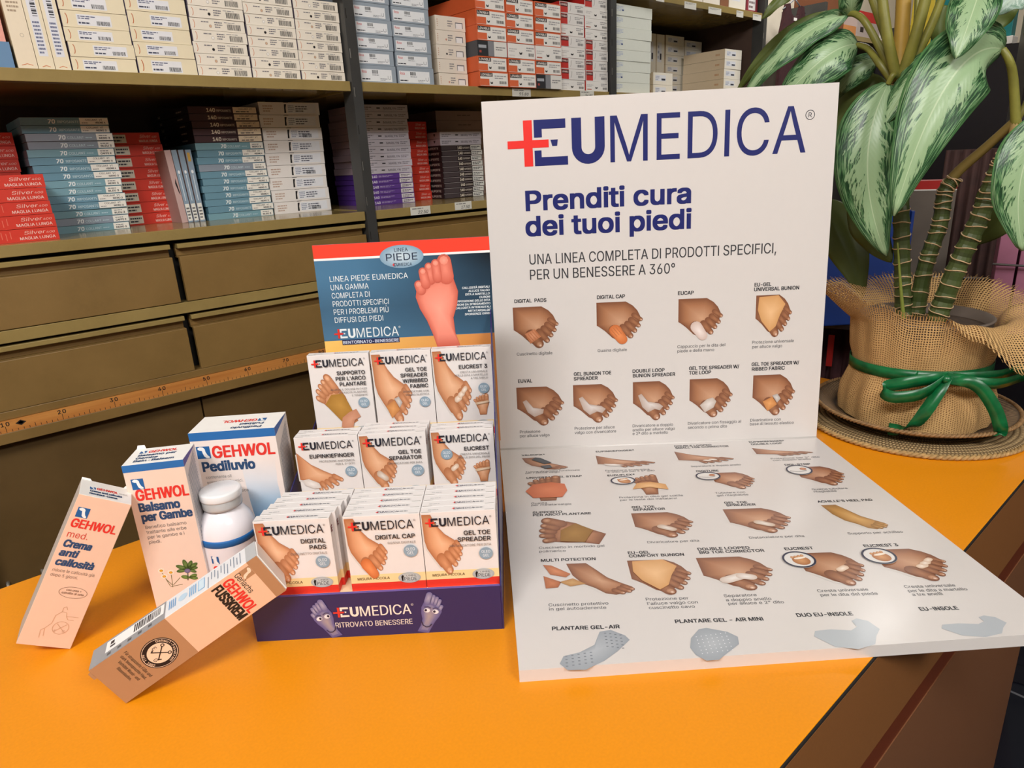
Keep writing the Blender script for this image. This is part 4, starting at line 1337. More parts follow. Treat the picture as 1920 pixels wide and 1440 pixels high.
mb = printer(M['gloss'])
mb.slab([Vector((.0307, -.466, 0)), Vector((.505, -.4382, 0)), Vector((BW, 0, 0)), Vector((0, 0, 0))], (0, 0, 1), BT + .001, OFF, M['gloss'])
F = Frame((0, 0, BT + .001), (1, 0, 0), (0, 1, 0))
poster_text(mb, F, LO, .0049, .0043)
for nm, x, y, w, h in LOI:
    if nm.endswith('_c'):
        ring_inset(mb, F, x, y, w, h, 'sole' if nm.startswith(('crest', 'eudu')) else 'tube')
    elif nm in ('pink', 'small', 'pink2'):
        p = Pic(mb, F, x, y, w, 3, sy=h * 1.1)
        p.foot('side', 'tan')
        if nm == 'pink':
            p.poly([(.10, .24), (.30, .20), (.44, .10), (.30, .06), (.14, .12)], '#efe9e6', '#d2c8c2', 6)
        elif nm == 'small':
            for q in ((.47, .16), (.58, .2)):
                p.poly(stadium(q, (q[0] + .05, q[1] - .02), .05, .05), '#efe6dd', '#cfbcae', 6)
    elif nm == 'valgo':
        p = Pic(mb, F, x, y, w, 3, sy=h)
        p.foot('ankle', 'tan')
        p.poly([(.30, .98), (.42, .92), (.66, .52), (.50, .42), (.22, .80)], '#4a5158', '#343a40', 6)
        p.poly([(.40, .30), (.62, .34), (.66, .12), (.50, .05)], '#59616a', '#3d444b', 6)
    elif nm == 'strap':
        p = Pic(mb, F, x + w * .5, y, h, 3, sy=h * 1.02)
        p.foot('sole', 'tan', shadow=False)
        p.poly([(-.30, .12), (.30, .12), (.42, .40), (.38, .70), (.10, .80), (-.30, .72), (-.46, .42)], '#dd8660', '#c96d48', 6)
    elif nm == 'eudu':
        p = Pic(mb, F, x + w * .52, y, h * .95, 3, mirror=False, sy=h)
        p.foot('sole', 'tan', shadow=False)
        p.poly([(-.46, .30), (.0, .38), (.48, .22), (.46, .52), (.10, .66), (-.30, .62)], '#e8bd8a', '#cf9a62', 6)
    elif nm == 'arco':
        p = Pic(mb, F, x + w * .93, y + h * .12, w * .95, 3, deg=65, sy=w * .92)
        p.foot('sole', 'tan', shadow=False)
        p.poly([(-.19, .22), (.19, .22), (.28, .56), (.0, .70), (-.30, .58)], '#a57a3a', '#8d6428', 7)
    elif nm == 'ach':
        p = Pic(mb, F, x, y, w, 3, sy=h)
        p.foot('ankle', 'gold')
    elif nm == 'multi':
        p = Pic(mb, F, x + w * .28, y, w * .74, 3, sy=h)
        p.foot('ankle', 'tan')
        q = Pic(mb, F, x, y, w, 6, sy=h)
        q.poly([(.0, .98), (.10, .95), (.32, .66), (.26, .56), (.08, .66)], '#d58c63', '#b06a45')
        q.poly([(.0, .62), (.20, .42), (.16, .26), (.02, .24)], '#c98058', '#a8633f')
        q.poly([(.18, .42), (.34, .52), (.48, .34), (.30, .28)], '#caa06c', '#b4834e')
    elif nm == 'comf':
        product_foot(mb, F, x, y, w, h, 'sleeve')
    elif nm in ('digit', 'strip', 'sep', 'spr', 'big', 'crest', 'crest3'):
        product_foot(mb, F, x, y, w, h, {'sep': 'pad', 'spr': 'pad', 'big': 'double', 'crest': 'crest', 'crest3': 'crest3'}.get(nm, 'none'))
    else:
        p = Pic(mb, F, x, y, w, 3, sy=h)
        g, gr = '#b3b9bf', '#9aa1a9'
        if nm == 'air':
            p.poly([(.0, .18), (.06, .36), (.28, .44), (.50, .62), (.60, .96), (.76, 1.0), (.95, .84), (1.0, .72), (.80, .44), (.60, .22), (.34, .02), (.10, .02)], g, gr)
            for i in range(5):
                for j in range(4):
                    p.poly([(.08 + i * .085 + a, .10 + j * .08 + i * .02 + b) for a, b in ((0, 0), (.03, .0), (.03, .02), (0, .02))], '#7d838a', None, 2)
                    p.poly([(.66 + j * .07 + a, .56 + i * .085 - j * .02 + b) for a, b in ((0, 0), (.03, .0), (.03, .02), (0, .02))], '#7d838a', None, 2)
        elif nm == 'mini':
            p.poly([(.0, .42), (.08, .70), (.30, .97), (.46, 1.0), (.84, .86), (1.0, .70), (.96, .48), (.70, .26), (.46, .05), (.22, .03), (.06, .20)], g, gr)
            for i in range(7):
                for j in range(6):
                    p.poly([(.18 + i * .1 + a, .22 + j * .1 + i * .015 + b) for a, b in ((0, 0), (.02, .0), (.02, .02), (0, .02))], '#e6e9ec', None, 2)
        else:
            p.poly([(.0, .45), (.06, .62), (.30, .66), (.58, .60), (.70, .72), (.68, .92), (.78, 1.0), (.92, .90), (1.0, .62), (.88, .40), (.78, .14), (.50, .0), (.20, .10)], g)
o = mb.build('flat_panel', t)
mb = printer(M['gloss'])
v, f = tube([(0.0005, -.0005, BT + .0006), (BW - .0005, -.0005, BT + .0006)], .0022, 10)
mb.mesh(v, f, OFF, M['gloss'], True)
mb.build('hinge_strip', t)

# ------------------------------------------------------------------ foot-care counter display
DU = Vector((.7592, -.6509, 0)).normalized()
DW = Vector((.6509, .7592, 0)).normalized()
rotd = Matrix((DU, DW, Vector((0, 0, 1)))).transposed()
D0 = Vector((.1594, .5733, 0))
CB, CREAM = lin('#242159'), lin('#eed3ab')
DISP = thing('counter_display', 'dark blue cardboard counter display with stepped trays and red topped back card', 'display stand', D0, rotd)
mb = printer(M['sleek'])
mb.box((0, 0, 0), (.232, .003, .0478), CB, M['sleek'], {'back': CREAM, 'top': lin('#5a55a0')})
F = Frame((0, 0, 0), (1, 0, 0), (0, 0, 1))
plus_logo(mb, F, .0745, .0225, .0108, lin('#efe6dc'), plus='#d8342c', k=2, light=.006)
mb.text(F, 'RITROVATO BENESSERE', .0750, .0112, .0056, lin('#d9cfc9'), w=.0725, bold=.012, k=2)


def cheerful_sole(x, y, s, mirror, deg):
    """printed lilac-grey sole with eyes and a smile"""
    p = Pic(mb, F, x, y, s, 3, mirror=mirror, deg=deg)
    out, toes = FEET['big_sole']
    p.poly([(a * .95, b) for a, b in out], '#9a93ad', '#5a5690', 0)
    p.poly([(a * .55, b * .8 + .06) for a, b in out], '#a89a9c', '#7f7aa0', 1)
    for a, b, ra, rb in toes:
        p.poly(stadium(a, b, ra * .9, rb * .9), '#a8a4bd', '#6a679a', 2)
    for ex in (-.13, .05):
        p.poly([(ex + .065 * math.cos(q), .55 + .052 * math.sin(q)) for q in [2 * math.pi * i / 12 for i in range(12)]], '#ece8ee', None, 4)
        p.poly([(ex + .025 + .028 * math.cos(q), .55 + .032 * math.sin(q)) for q in [2 * math.pi * i / 10 for i in range(10)]], '#23203f', None, 5)
        mb.line(p.F, p.t([(ex - .07, .62), (ex, .65), (ex + .07, .62)]), s * .022, lin('#4a4670'), 9)
    mb.line(p.F, p.t([(-.10, .24), (-.06, .17), (.0, .15), (.07, .18), (.12, .27)]), s * .022, lin('#2c284a'), 9)


cheerful_sole(.0735, .0008, .0440, False, 17)
cheerful_sole(.1585, .0008, .0455, True, -14)
mb.build('front_panel', DISP)
for nm, a, b in (('step', (.002, .0035, 0), (.2305, .125, .0445)), ('step', (.010, .125, 0), (.2305, .191, .0740)), ('step', (.017, .191, 0), (.2305, .2215, .1200))):
    mb = MB()
    mb.box(a, b, CREAM, M['card'])
    mb.build(nm, DISP)
for side in (0, 1):
    mb = MB()
    prof = [(0.0, 0), (.2270, 0), (.2270, .262), (.2050, .245), (.140, .168), (.0700, .098), (.0040, .0505), (0.0, .0478)]
    if side:
        pts = [Vector((.2322 + .0005 * y, y, z)) for y, z in prof]
        mb.slab(pts, (1, 0, 0), .0014, CB, M['sleek'])
    else:
        prof = [(0.0, 0), (.2270, 0), (.2270, .142), (.200, .130), (.130, .100), (.080, .076), (.0040, .0500), (0.0, .0478)]
        pts = [Vector((-.0012 + .080 * y, y, z)) for y, z in prof]
        mb.slab(pts, (1, 0, 0), .0012, CB, M['sleek'])
    mb.build('side_panel', DISP)
# back card
mb = printer(M['sleek'])
lean = math.radians(1.5)
by = Vector((0, math.sin(lean), math.cos(lean)))
bn = Vector((0, math.cos(lean), -math.sin(lean)))
o0 = Vector((.0385, .2225, .10))
W_, H_ = .1975, .2435
mb.slab([o0 + by * H_, o0 + Vector((W_, 0, 0)) + by * H_, o0 + Vector((W_, 0, 0)), o0], bn, .003, lin('#3d6f94'), M['sleek'])
F = Frame(o0, (1, 0, 0), by)
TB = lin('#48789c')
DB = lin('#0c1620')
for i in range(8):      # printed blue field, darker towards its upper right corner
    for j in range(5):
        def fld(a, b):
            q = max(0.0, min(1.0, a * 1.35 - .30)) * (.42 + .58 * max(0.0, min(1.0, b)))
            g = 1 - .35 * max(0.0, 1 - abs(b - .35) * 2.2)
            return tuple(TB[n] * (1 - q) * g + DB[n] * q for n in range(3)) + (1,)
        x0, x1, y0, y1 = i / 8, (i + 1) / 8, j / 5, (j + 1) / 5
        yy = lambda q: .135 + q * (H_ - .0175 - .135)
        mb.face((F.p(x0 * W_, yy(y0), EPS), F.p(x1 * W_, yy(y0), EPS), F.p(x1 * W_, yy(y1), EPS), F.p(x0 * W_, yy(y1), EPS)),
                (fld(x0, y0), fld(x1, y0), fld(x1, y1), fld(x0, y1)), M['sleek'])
ora, yel = lin('#d4894a'), lin('#f3c56a')
mb.face((F.p(0, 0, EPS), F.p(W_, 0, EPS), F.p(W_, .134, EPS), F.p(0, .134, EPS)), (yel, ora, ora, yel), M['sleek'])
mb.rect(F, 0, H_ - .0150, W_, .0150, lin('#ee4533'), 1)
mb.rect(F, 0, H_ - .0175, W_, .0025, lin('#eef0f2'), 1)
mb.oval(F, .0985, H_ - .0170, .0246, .0128, lin('#c9dce6'), 3, lin('#7fa3bd'), n=32)
mb.text(F, 'LINEA', .0985, H_ - .0115, .0040, lin('#22304a'), w=.0152, k=5, mid=True)
mb.text(F, 'PIEDE', .0985, H_ - .0212, .0078, lin('#22304a'), w=.0350, k=5, mid=True)
plus_logo(mb, F, .0870, H_ - .0275, .0033, lin('#22304a'), k=5, reg=False)
lt = lin('#e3ecf1')
for i, (s, w) in enumerate((('LINEA PIEDE EUMEDICA', .0885), ('UNA GAMMA', .0430), ('COMPLETA DI', .0433), ('PRODOTTI SPECIFICI', .0640), ('PER I PROBLEMI PIÙ', .0628), ('DIFFUSI DEI PIEDI', .0556))):
    mb.text(F, s, .0150, H_ - .0415 - i * .0094, .0062, lt, w=w, k=3)
plus_logo(mb, F, .0125, .1365, .0110, lt, plus='#d8342c', k=3)
mb.rect(F, .0205, .1285, .0665, .0060, lin('#1d2350'), 2)
mb.text(F, 'BENTORNATO-BENESSERE', .0215, .1297, .0034, lin('#cdd6ea'), w=.0645, bold=.02, k=3)
for i, s in enumerate(('CALLOSITÀ DIGITALI', 'ALLUCE VALGO', 'DITA A MARTELLO', 'DURONI', 'SOVRAPPOSIZIONE DELLE DITA', 'LESIONI DA SFREGAMENTO', 'CALLOSITÀ INTERDIGITALI', 'METATARSALGIE', 'SPORGENZE OSSEE')):
    mb.text(F, s, .1945, H_ - .0570 - i * .0038, .0023, lt, k=3, right=True, bold=.02, slant=.12)
SK['pink'] = ('#ee8f7c', '#c9604f', '#f3a592')
p = Pic(mb, F, .1390, .1200, .1070, 4, sy=.1070)
p.foot('big_sole', 'pink', nails=False, shadow=False)
mb.build('back_card', DISP)


# ------------------------------------------------------------------ foot-care cartons standing in the display
def eu_carton(title, sub, size, feet, acc, skin, w, h, d=.0108, oleo='OLEO', circle=None, inset=None):
    mb = printer(M['card'])
    wh, red, cream = lin('#e4e0df'), lin('#e23a2c'), lin('#f2d79f')
    mb.box((0, 0, 0), (w, d, h), wh, M['card'])
    F = Frame((0, 0, 0), (1, 0, 0), (0, 0, 1))
    Rt = Frame((w, 0, 0), (0, 1, 0), (0, 0, 1))
    Lt = Frame((0, d, 0), (0, -1, 0), (0, 0, 1))
    b = .0785
    for fr, ww in ((F, w), (Rt, d), (Lt, d)):
        mb.rect(fr, 0, 0, ww, b * .105, red, 1)
        mb.rect(fr, 0, b * .105, ww, b * .115, cream, 1)
    pw = w
    if feet == 'long':
        p = Pic(mb, F, .001, h * .17 if h < .09 else h * .17, w * (.62 if h > .09 else .52), 3, sy=(h * .975 - h * .17) / 1.39)
        p.foot('long', skin)
        # the acc pictures use the short foot; shift them on to the toes of the long one
        for i, (pts, c, r) in enumerate(ACC[acc]):
            p.poly([(x * 1.08, y * 1.03) for x, y in pts], c, r, 6 + i)
    elif feet == 'side':
        p = Pic(mb, F, .0005, h * .22, w * .70, 3, sy=h * .66)
        p.foot('side', skin)
        p.poly([(.06, .25), (.20, .27), (.42, .17), (.46, .06), (.30, .04), (.10, .13)], '#efeae7', '#d3cac4', 6)
    elif feet == 'arch':
        p = Pic(mb, F, w * .62, h * .20, w * .60, 3, deg=30, sy=h * .56)
        p.foot('sole', skin, shadow=False)
        p.poly([(-.22, .16), (.20, .16), (.26, .40), (.30, .62), (.0, .72), (-.30, .62)], '#c49347', '#a87a34', 7)
        q = Pic(mb, F, w * .42, h * .135, w * .34, 11, sy=h * .24)
        q.poly([(.0, .15), (.25, .0), (.55, .05), (.68, .45), (1.0, .62), (.82, 1.0), (.45, .85), (.1, .6)], '#d9a184', '#c58a6c')
    plus_logo(mb, F, w * .06, h - b * .178, w * .126, lin('#1d2230'), k=12)
    y = h - b * .305
    for s in title:
        mb.text(F, s, w * .915, y, .0043, lin('#2d2f36'), k=12, right=True, bold=.017)
        y -= .0066
    y += .0013
    for s in sub:
        mb.text(F, s, w * .918, y, .0022, lin('#6a6868'), k=12, right=True)
        y -= .0038
    cx, cy = circle or (w * .84, min(y - .0045, h * .54))
    r = w * .093
    mb.oval(F, cx, cy, r, r, lin('#8ca3b5'), 12, n=24)
    mb.text(F, 'OLEO', cx, cy + r * .08, r * .46, lin('#e6edf2'), w=r * 1.25, k=13, mid=True, bold=.01)
    mb.text(F, 'GEL', cx, cy - r * .56, r * .46, lin('#e6edf2'), w=r * .92, k=13, mid=True, bold=.01)
    if inset:
        p = Pic(mb, F, w * .80, h * .23, w * .36, 6, sy=w * .34)
        p.foot('sole', skin, shadow=False)
        p.poly(stadium((-.26, .62), (.26, .70), .07, .06), '#efdcc6', '#cfae8c', 8)
    mb.text(F, size, w * .09, b * .148, .0026, lin('#5a4326'), k=3, bold=.012)
    mb.oval(F, w * .785, b * .155, w * .150, b * .072, lin('#d9dcda'), 5, lin('#a9afb2'), n=26)
    mb.text(F, 'PIEDE', w * .715, b * .118, .0036, lin('#3c4046'), w=w * .165, k=7)
    mb.text(F, 'LINEA', w * .745, b * .175, .0016, lin('#5a5e64'), w=w * .13, k=7)
    mb.poly(F, [(w * .683, b * .115), (w * .700, b * .115), (w * .702, b * .15), (w * .712, b * .185), (w * .690, b * .195), (w * .676, b * .17)], lin('#16181c'), 7)
    # tuck-in lid with small print, seen from above
    T = Frame((0, 0, h), (1, 0, 0), (0, 1, 0))
    mb.rect(T, w * .015, d * .05, w * .13, .0006, lin('#a39f98'), 2)
    mb.rect(T, w * .86, d * .05, w * .12, .0006, lin('#a39f98'), 2)
    plus_logo(mb, T, w * .42, d * .35, .0030, lin('#2a3050'), k=2, reg=False)
    bars(mb, T, w * .70, d * .35, w * .2, d * .3, lin('#8a8c90'), 1, 2, 3)
    bars(mb, T, w * .1, d * .35, w * .2, d * .2, lin('#b9babb'), 1, 2, 5)
    mb.text(Rt, 'E', d * .2, h * .80, .0060, lin('#7a2c34'), k=2, bold=.03)
    return mb


EUW = .0692
CART = [
    # title, small print, size, foot, support, skin, column x, y, z, width, height, copies behind, x step, label
    (['DIGITAL', 'PADS'], ['CUSCINETTO DIGITALE'], 'MISURA PICCOLA', 'long', 'none', 'peach', .0118, .0080, .0446, .0692, .0785, 4, .0029, 'digital pads', 'left front column'),
    (['DIGITAL CAP'], ['GUAINA DIGITALE'], 'MISURA PICCOLA', 'long', 'cap', 'peach', .0932, .0080, .0446, .0698, .0785, 4, .0001, 'digital cap', 'middle front column'),
    (['GEL TOE', 'SPREADER'], ['DISTANZIATORE PER DITA'], 'MISURA PICCOLA', 'long', 'none', 'peach', .1636, .0080, .0446, .0682, .0785, 4, .0001, 'gel toe spreader', 'right front column'),
    (['EUPINKIEFINGER'], ['PROTEZIONE ANATOMICA', 'PER IL 5° DITO'], 'MISURA UNICA', 'side', 'none', 'peach', .0185, .1290, .0742, .0675, .0800, 1, .0005, 'pinkie finger', 'left of middle step'),
    (['GEL TOE', 'SEPARATOR'], ['DIVARICATORE PER DITA'], 'MISURA PICCOLA', 'long', 'pad', 'peach', .0868, .1290, .0742, .0715, .0800, 2, .0010, 'gel toe separator', 'middle of middle step'),
    (['EUCREST'], ['CRESTA UNIVERSALE', 'PER LE DITA DEL PIEDE'], 'MISURA UNICA', 'long', 'crest', 'peach', .1632, .1290, .0742, .0675, .0800, 1, .0001, 'single toe crest', 'right of middle step'),
    (['SUPPORTO', "PER L'ARCO", 'PLANTARE'], ['ALLEVIA IL DOLORE IN CASO', 'DI FASCITE PLANTARE', 'E TENDINITE'], 'MISURA UNICA / SINISTRO', 'arch', 'none', 'peach', .0240, .1975, .1202, .0692, .1050, 0, 0, 'arch support', 'left of top step'),
    (['GEL TOE', 'SPREADER', 'W/RIBBED', 'FABRIC'], ['DIVARICATORE CON', 'GUAINA ELASTICA'], 'MISURA MEDIA', 'long', 'ribbed', 'peach', .0952, .1975, .1202, .0680, .1050, 0, 0, 'ribbed fabric spreader', 'middle of top step'),
    (['EUCREST 3'], ['CRESTA UNIVERSALE', 'PER LE DITA A MARTELLO', 'A TRE ANELLI'], 'MISURA PICCOLA / PIEDE DESTRO', 'long', 'crest3', 'peach', .1640, .1975, .1202, .0675, .1050, 0, 0, 'triple toe crest', 'right of top step'),
]
for title, sub, size, feet, acc, skin, x, y, z, w, h, n, dx, what, where in CART:
    circ = (w * .24, h * .66) if what == 'single toe crest' else None
    o = eu_carton(title, sub, size, feet, acc, skin, w, h, circle=circ, inset='crest' in what).build('foot_care_carton', bevel=.0003)
    grp = 'foot care cartons in the counter display'
    for i in range(n + 1):
        c = o if i == 0 else o.copy()
        if i:
            COL.objects.link(c)
        p = D0 + DU * (x + dx * i) + DW * (y + i * .0114) + Vector((0, 0, z))
        c.matrix_world = Matrix.Translation(p) @ rotd.to_4x4()
        if i == 0:
            lab = 'white %s carton at front, %s of blue display' % (what, where)
        else:
            lab = 'white carton, %s in line behind the %s carton at front' % (['', 'first', 'second', 'third', 'fourth'][i], what)
        tag(c, lab, 'medicine box', grp)


# ------------------------------------------------------------------ cream cartons and bottle
PEACH, LINEN = lin('#edd2c1'), lin('#f3f1ee')


def flap(mb, a, b, c, d, th, col, m):
    mb.slab([a, b, c, d], ((b - a).cross(d - a)).normalized(), th, col, m)


def hatch(mb, F, x, y, w, h, col, k=2, n=26):
    """slanting lines of small print on a narrow side"""
    for i in range(n):
        yy = y + h * i / n
        mb.line(F, [(x, yy), (x + w, yy + w * .55)], h / n * .32, col, k)


# leg balm
yaw = math.radians(-31.5)
t = thing('balm_carton', 'tall pale pink balm carton with blue band, herbs printed near its base', 'cosmetics box', (.1030, .7005, 0), Matrix.Rotation(yaw, 3, 'Z'), 'foot cosmetics on the counter')
w, d, h = .0560, .0415, .1620
mb = printer(M['card'])
mb.box((0, 0, 0), (w, d, h), PEACH, M['card'], {'top': LINEN, 'right': lin('#ebe3df'), 'left': PEACH, 'back': PEACH})
F = Frame((0, 0, 0), (1, 0, 0), (0, 0, 1))
Rt = Frame((w, 0, 0), (0, 1, 0), (0, 0, 1))
BLU, BTX = lin('#2a6cb0'), lin('#2b4a72')
mb.rect(F, 0, h - .0075, w, .0075, BLU, 1)
mb.poly(Rt, [(0, h - .0075), (d * .98, h - .001), (d * .5, h), (0, h)], lin('#5a5fae'), 1)
footmark(mb, F, .0052, h - .0262, .0112, '#1f5f9e', '#eef2f4', 2)
foot_word(mb, F, .0066, .1240, .0112, .0478, 2)
mb.text(F, 'Balsamo', .0070, .1118, .0088, BTX, w=.0370, bold=.035, k=2)
mb.text(F, 'per Gambe', .0072, .1010, .0086, BTX, w=.0465, bold=.035, k=2)
for i, (s, wd) in enumerate((('Benefico balsamo', .0385), ('trattante alle erbe', .0375), ('per le gambe e i', .0345), ('piedi.', .0115))):
    mb.text(F, s, .0080, .0925 - i * .0056, .0036, lin('#6a6260'), w=wd, k=2)
for cx, cy in ((.0130, .0440), (.0215, .0405), (.0145, .0370)):     # camomile
    for i in range(9):
        a = 2 * math.pi * i / 9
        mb.oval(F, cx + .0022 * math.cos(a), cy + .0018 * math.sin(a), .0011, .0008, lin('#f3ead8'), 2, n=8, deg=math.degrees(a))
    mb.oval(F, cx, cy, .0017, .0014, lin('#e9b23c'), 4, lin('#cf922a'), n=12)
for a, b in (((.0130, .0420), (.0180, .0250)), ((.0215, .0390), (.0200, .0230)), ((.0145, .0350), (.0200, .0260)), ((.0210, .0255), (.0290, .0330)), ((.0180, .0240), (.0300, .0250))):
    mb.line(F, [a, b], .0006, lin('#6a6a3c'), 1)
for ang, l in ((100, .012), (60, .011), (30, .012), (150, .012), (185, .011), (5, .010), (-30, .009)):   # sage leaves
    a = math.radians(ang)
    cx, cy = .0380, .0415
    mb.oval(F, cx + l * .5 * math.cos(a), cy + l * .5 * math.sin(a), l * .5, l * .2, lin('#6f8a4c'), 3, lin('#46602f'), n=14, deg=ang)
mb.oval(F, .0375, .0400, .003, .0025, lin('#8a7fa0'), 5, lin('#6a6088'), n=10)
mb.line(F, [(.0375, .0400), (.0360, .0290)], .0012, lin('#7a7466'), 4)
for ang in (20, 160, 340):
    a = math.radians(ang)
    mb.oval(F, .0380 + .004 * math.cos(a), .0320 + .003 * math.sin(a), .0042, .0022, lin('#7d964f'), 4, lin('#5a7436'), n=12, deg=ang)
hatch(mb, Rt, d * .12, .045, d * .68, h - .062, lin('#8f97a8'), 2, 34)
T = Frame((0, 0, h), (1, 0, 0), (0, 1, 0))
footmark(mb, T, .0075, d * .66, .0062, '#1f5f9e', '#eef2f4', 2)
foot_word(mb, T, .0160, d * .66, .0056, .0270, 2)
for i, s in enumerate(('Balsamo per', 'Gambe', 'Bein-Balsam')):
    mb.text(T, s, .0085, d * (.48 - .17 * i), .0045, BTX, bold=.03, k=2)
mb.build('carton_body', t, bevel=.0004)
mb = MB()
flap(mb, Vector((.001, d - .0006, h)), Vector((.010, d - .0006, h)), Vector((.0085, d + .0008, h + .0035)), Vector((.002, d + .0008, h + .0035)), .0004, LINEN, M['card'])
mb.build('tuck_flap', t)

# foot bath
yaw = math.radians(-37.8)
t = thing('foot_bath_carton', 'large white and blue foot bath carton, tallest box behind the bottle', 'cosmetics box', (.1745, .7325, 0), Matrix.Rotation(yaw, 3, 'Z'), 'foot cosmetics on the counter')
w, d, h = .0902, .0490, .1650
mb = printer(M['card'])
WP = lin('#efe4df')
mb.box((0, 0, 0), (w, d, h), WP, M['card'], {'top': LINEN, 'right': lin('#f0edeb')})
F = Frame((0, 0, 0), (1, 0, 0), (0, 0, 1))
Rt = Frame((w, 0, 0), (0, 1, 0), (0, 0, 1))
mb.rect(F, 0, h - .0095, w, .0095, BLU, 1)
mb.poly(Rt, [(0, h - .0095), (d * .25, h - .0070), (d * .95, h - .001), (d * .6, h), (0, h)], lin('#4a73bd'), 1)
c0, c1, c2 = lin('#e9e4e4'), lin('#a9c2d8'), lin('#3f80ba')
zs = [.128, .105, .080, .050, 0.0]
cs = [WP, lin('#dfe2e8'), lin('#9fbdd6'), lin('#5590c2'), lin('#3a78b2')]
for i in range(4):      # printed blue water, deeper towards the bottom
    mb.face((F.p(.010, zs[i + 1], EPS), F.p(w * .94, zs[i + 1], EPS), F.p(w * .94, zs[i], EPS), F.p(.010, zs[i], EPS)), (cs[i + 1], cs[i + 1], cs[i], cs[i]), M['card'])
leg = lin('#efe3dd')
mb.poly(F, [(w * .02, 0), (w * .60, 0), (w * .57, .030), (w * .60, .055), (w * .57, .080), (w * .54, .125), (w * .02, .130)], leg, 2)
mb.poly(F, [(w * .90, 0), (w, 0), (w, .128), (w * .95, .128), (w * .93, .100), (w * .955, .075), (w * .93, .045)], leg, 2)
footmark(mb, F, .0052, h - .0300, .0140, '#1f5f9e', '#eef2f4', 3)
foot_word(mb, F, .0215, .1352, .0130, .0650, 3)
mb.text(F, 'Pediluvio', .0085, .1200, .0106, BTX, w=.0545, bold=.035, k=3)
for i, (s, wd) in enumerate((('contenente oli', .0270), ('essenziali balsamici.', .0385), ('Tonifica il piede', .0300), ('sportivo e rinfresca', .0420))):
    mb.text(F, s, .0095, .1112 - i * .0060, .0034, lin('#7a7678'), w=wd, k=3)
hatch(mb, Rt, d * .12, .02, d * .72, h - .045, lin('#9298a4'), 2, 40)
T = Frame((w, d, h), (-1, 0, 0), (0, -1, 0))
footmark(mb, T, .0160, d * .34, .0085, '#1f5f9e', '#eef2f4', 2)
foot_word(mb, T, .0260, d * .36, .0070, .0370, 2)
mb.text(T, 'Fußbad', .0160, d * .60, .0052, BTX, bold=.03, k=2, w=.0250)
mb.text(T, 'Pediluvio', .0160, d * .80, .0052, BTX, bold=.03, k=2, w=.0320)
T2 = T
mb.build('carton_body', t, bevel=.0004)
mb = MB()
flap(mb, Vector((.002, .0002, h + .0002)), Vector((w - .002, .0002, h + .0002)), Vector((w - .002, d * .97, h + .0002)), Vector((.002, d * .97, h + .0002)), .0003, LINEN, M['card'])

# foot cream standing on its lower edge, leaning on the balm carton
ax = Vector((.0369, -.0087, -.0225)).normalized()
az = Vector((.0754, -.0198, .1317))
az = (az - ax * az.dot(ax)).normalized()
ay = az.cross(ax)
t = thing('cream_carton', 'pale pink callus cream carton leaning to the right against the balm carton', 'cosmetics box', (-.0129, .7024, .0226), Matrix((ax, ay, az)).transposed(), 'foot cosmetics on the counter')
w, d, h = .0442, .0364, .1531
mb = printer(M['card'])
PK = lin('#edc7af')
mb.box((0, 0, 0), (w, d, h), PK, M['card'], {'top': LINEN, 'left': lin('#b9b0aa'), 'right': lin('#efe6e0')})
F = Frame((0, 0, 0), (1, 0, 0), (0, 0, 1))
footmark(mb, F, .0040, h * .858, .0098, '#1f5f9e', '#eef2f4', 2)
foot_word(mb, F, .0035, h * .792, .0082, .0370, 2)
mb.text(F, 'med.', .0040, h * .725, .0062, lin('#d6483c'), w=.0168, bold=-.006, k=2)
mb.text(F, 'Crema', .0042, h * .662, .0068, BTX, w=.0222, bold=.035, k=2, slant=.12)
mb.text(F, 'anti', .0040, h * .602, .0066, BTX, w=.0142, bold=.035, k=2, slant=.12)
mb.text(F, 'callosità', .0040, h * .540, .0068, BTX, w=.0305, bold=.035, k=2, slant=.12)
mb.text(F, 'riduce le callosità già', .0040, h * .497, .0030, lin('#8a7264'), w=.0345, k=2)
mb.text(F, 'dopo 5 giorni.', .0040, h * .465, .0030, lin('#8a7264'), w=.0222, k=2)
mb.ring(F, w * .62, h * .375, .0118, .0058, .0004, lin('#8a6a55'), 2, 34)
mb.text(F, 'con urea +', w * .62, h * .383, .0022, lin('#7a5a48'), w=.0125, k=2, mid=True, bold=.012)
mb.text(F, 'estratto di seta', w * .62, h * .362, .0022, lin('#7a5a48'), w=.0180, k=2, mid=True, bold=.012)
EM = lin('#d3ab8c')
ex, ey = w * .66, h * .135
mb.ring(F, ex, ey, .0068, .0068, .0006, EM, 2, 28)
mb.line(F, [(ex - .004, ey - .004), (ex + .004, ey + .004)], .0007, EM, 2)
mb.line(F, [(ex - .004, ey + .004), (ex + .004, ey - .004)], .0007, EM, 2)
mb.text(F, 'E', ex - .0045, ey - .0048, .0028, EM, k=2)
mb.text(F, 'G', ex + .0022, ey - .0048, .0028, EM, k=2)
for pts in ([(-.0085, .004), (-.0080, .012), (-.0040, .0165), (.0, .0160), (.0010, .0120), (.0060, .0125), (.0110, .0125)], [(-.0040, .0165), (-.0042, .0205), (-.0020, .0220), (-.0005, .0190)],
            [(-.0085, .004), (-.0125, -.002), (-.0110, -.010)], [(-.0125, -.002), (-.0150, -.004), (-.0140, -.012)], [(.001, .012), (.003, .009), (.008, .009)]):
    mb.line(F, [(ex + a, ey + b) for a, b in pts], .0006, EM, 2)
T = Frame((0, 0, h), (1, 0, 0), (0, 1, 0))
footmark(mb, T, .0080, d * .45, .0050, '#1f5f9e', '#eef2f4', 2)
foot_word(mb, T, .0140, d * .48, .0046, .0180, 2)
mb.text(T, 'med.', .0330, d * .48, .0034, lin('#a9a4a2'), k=2, w=.0080)
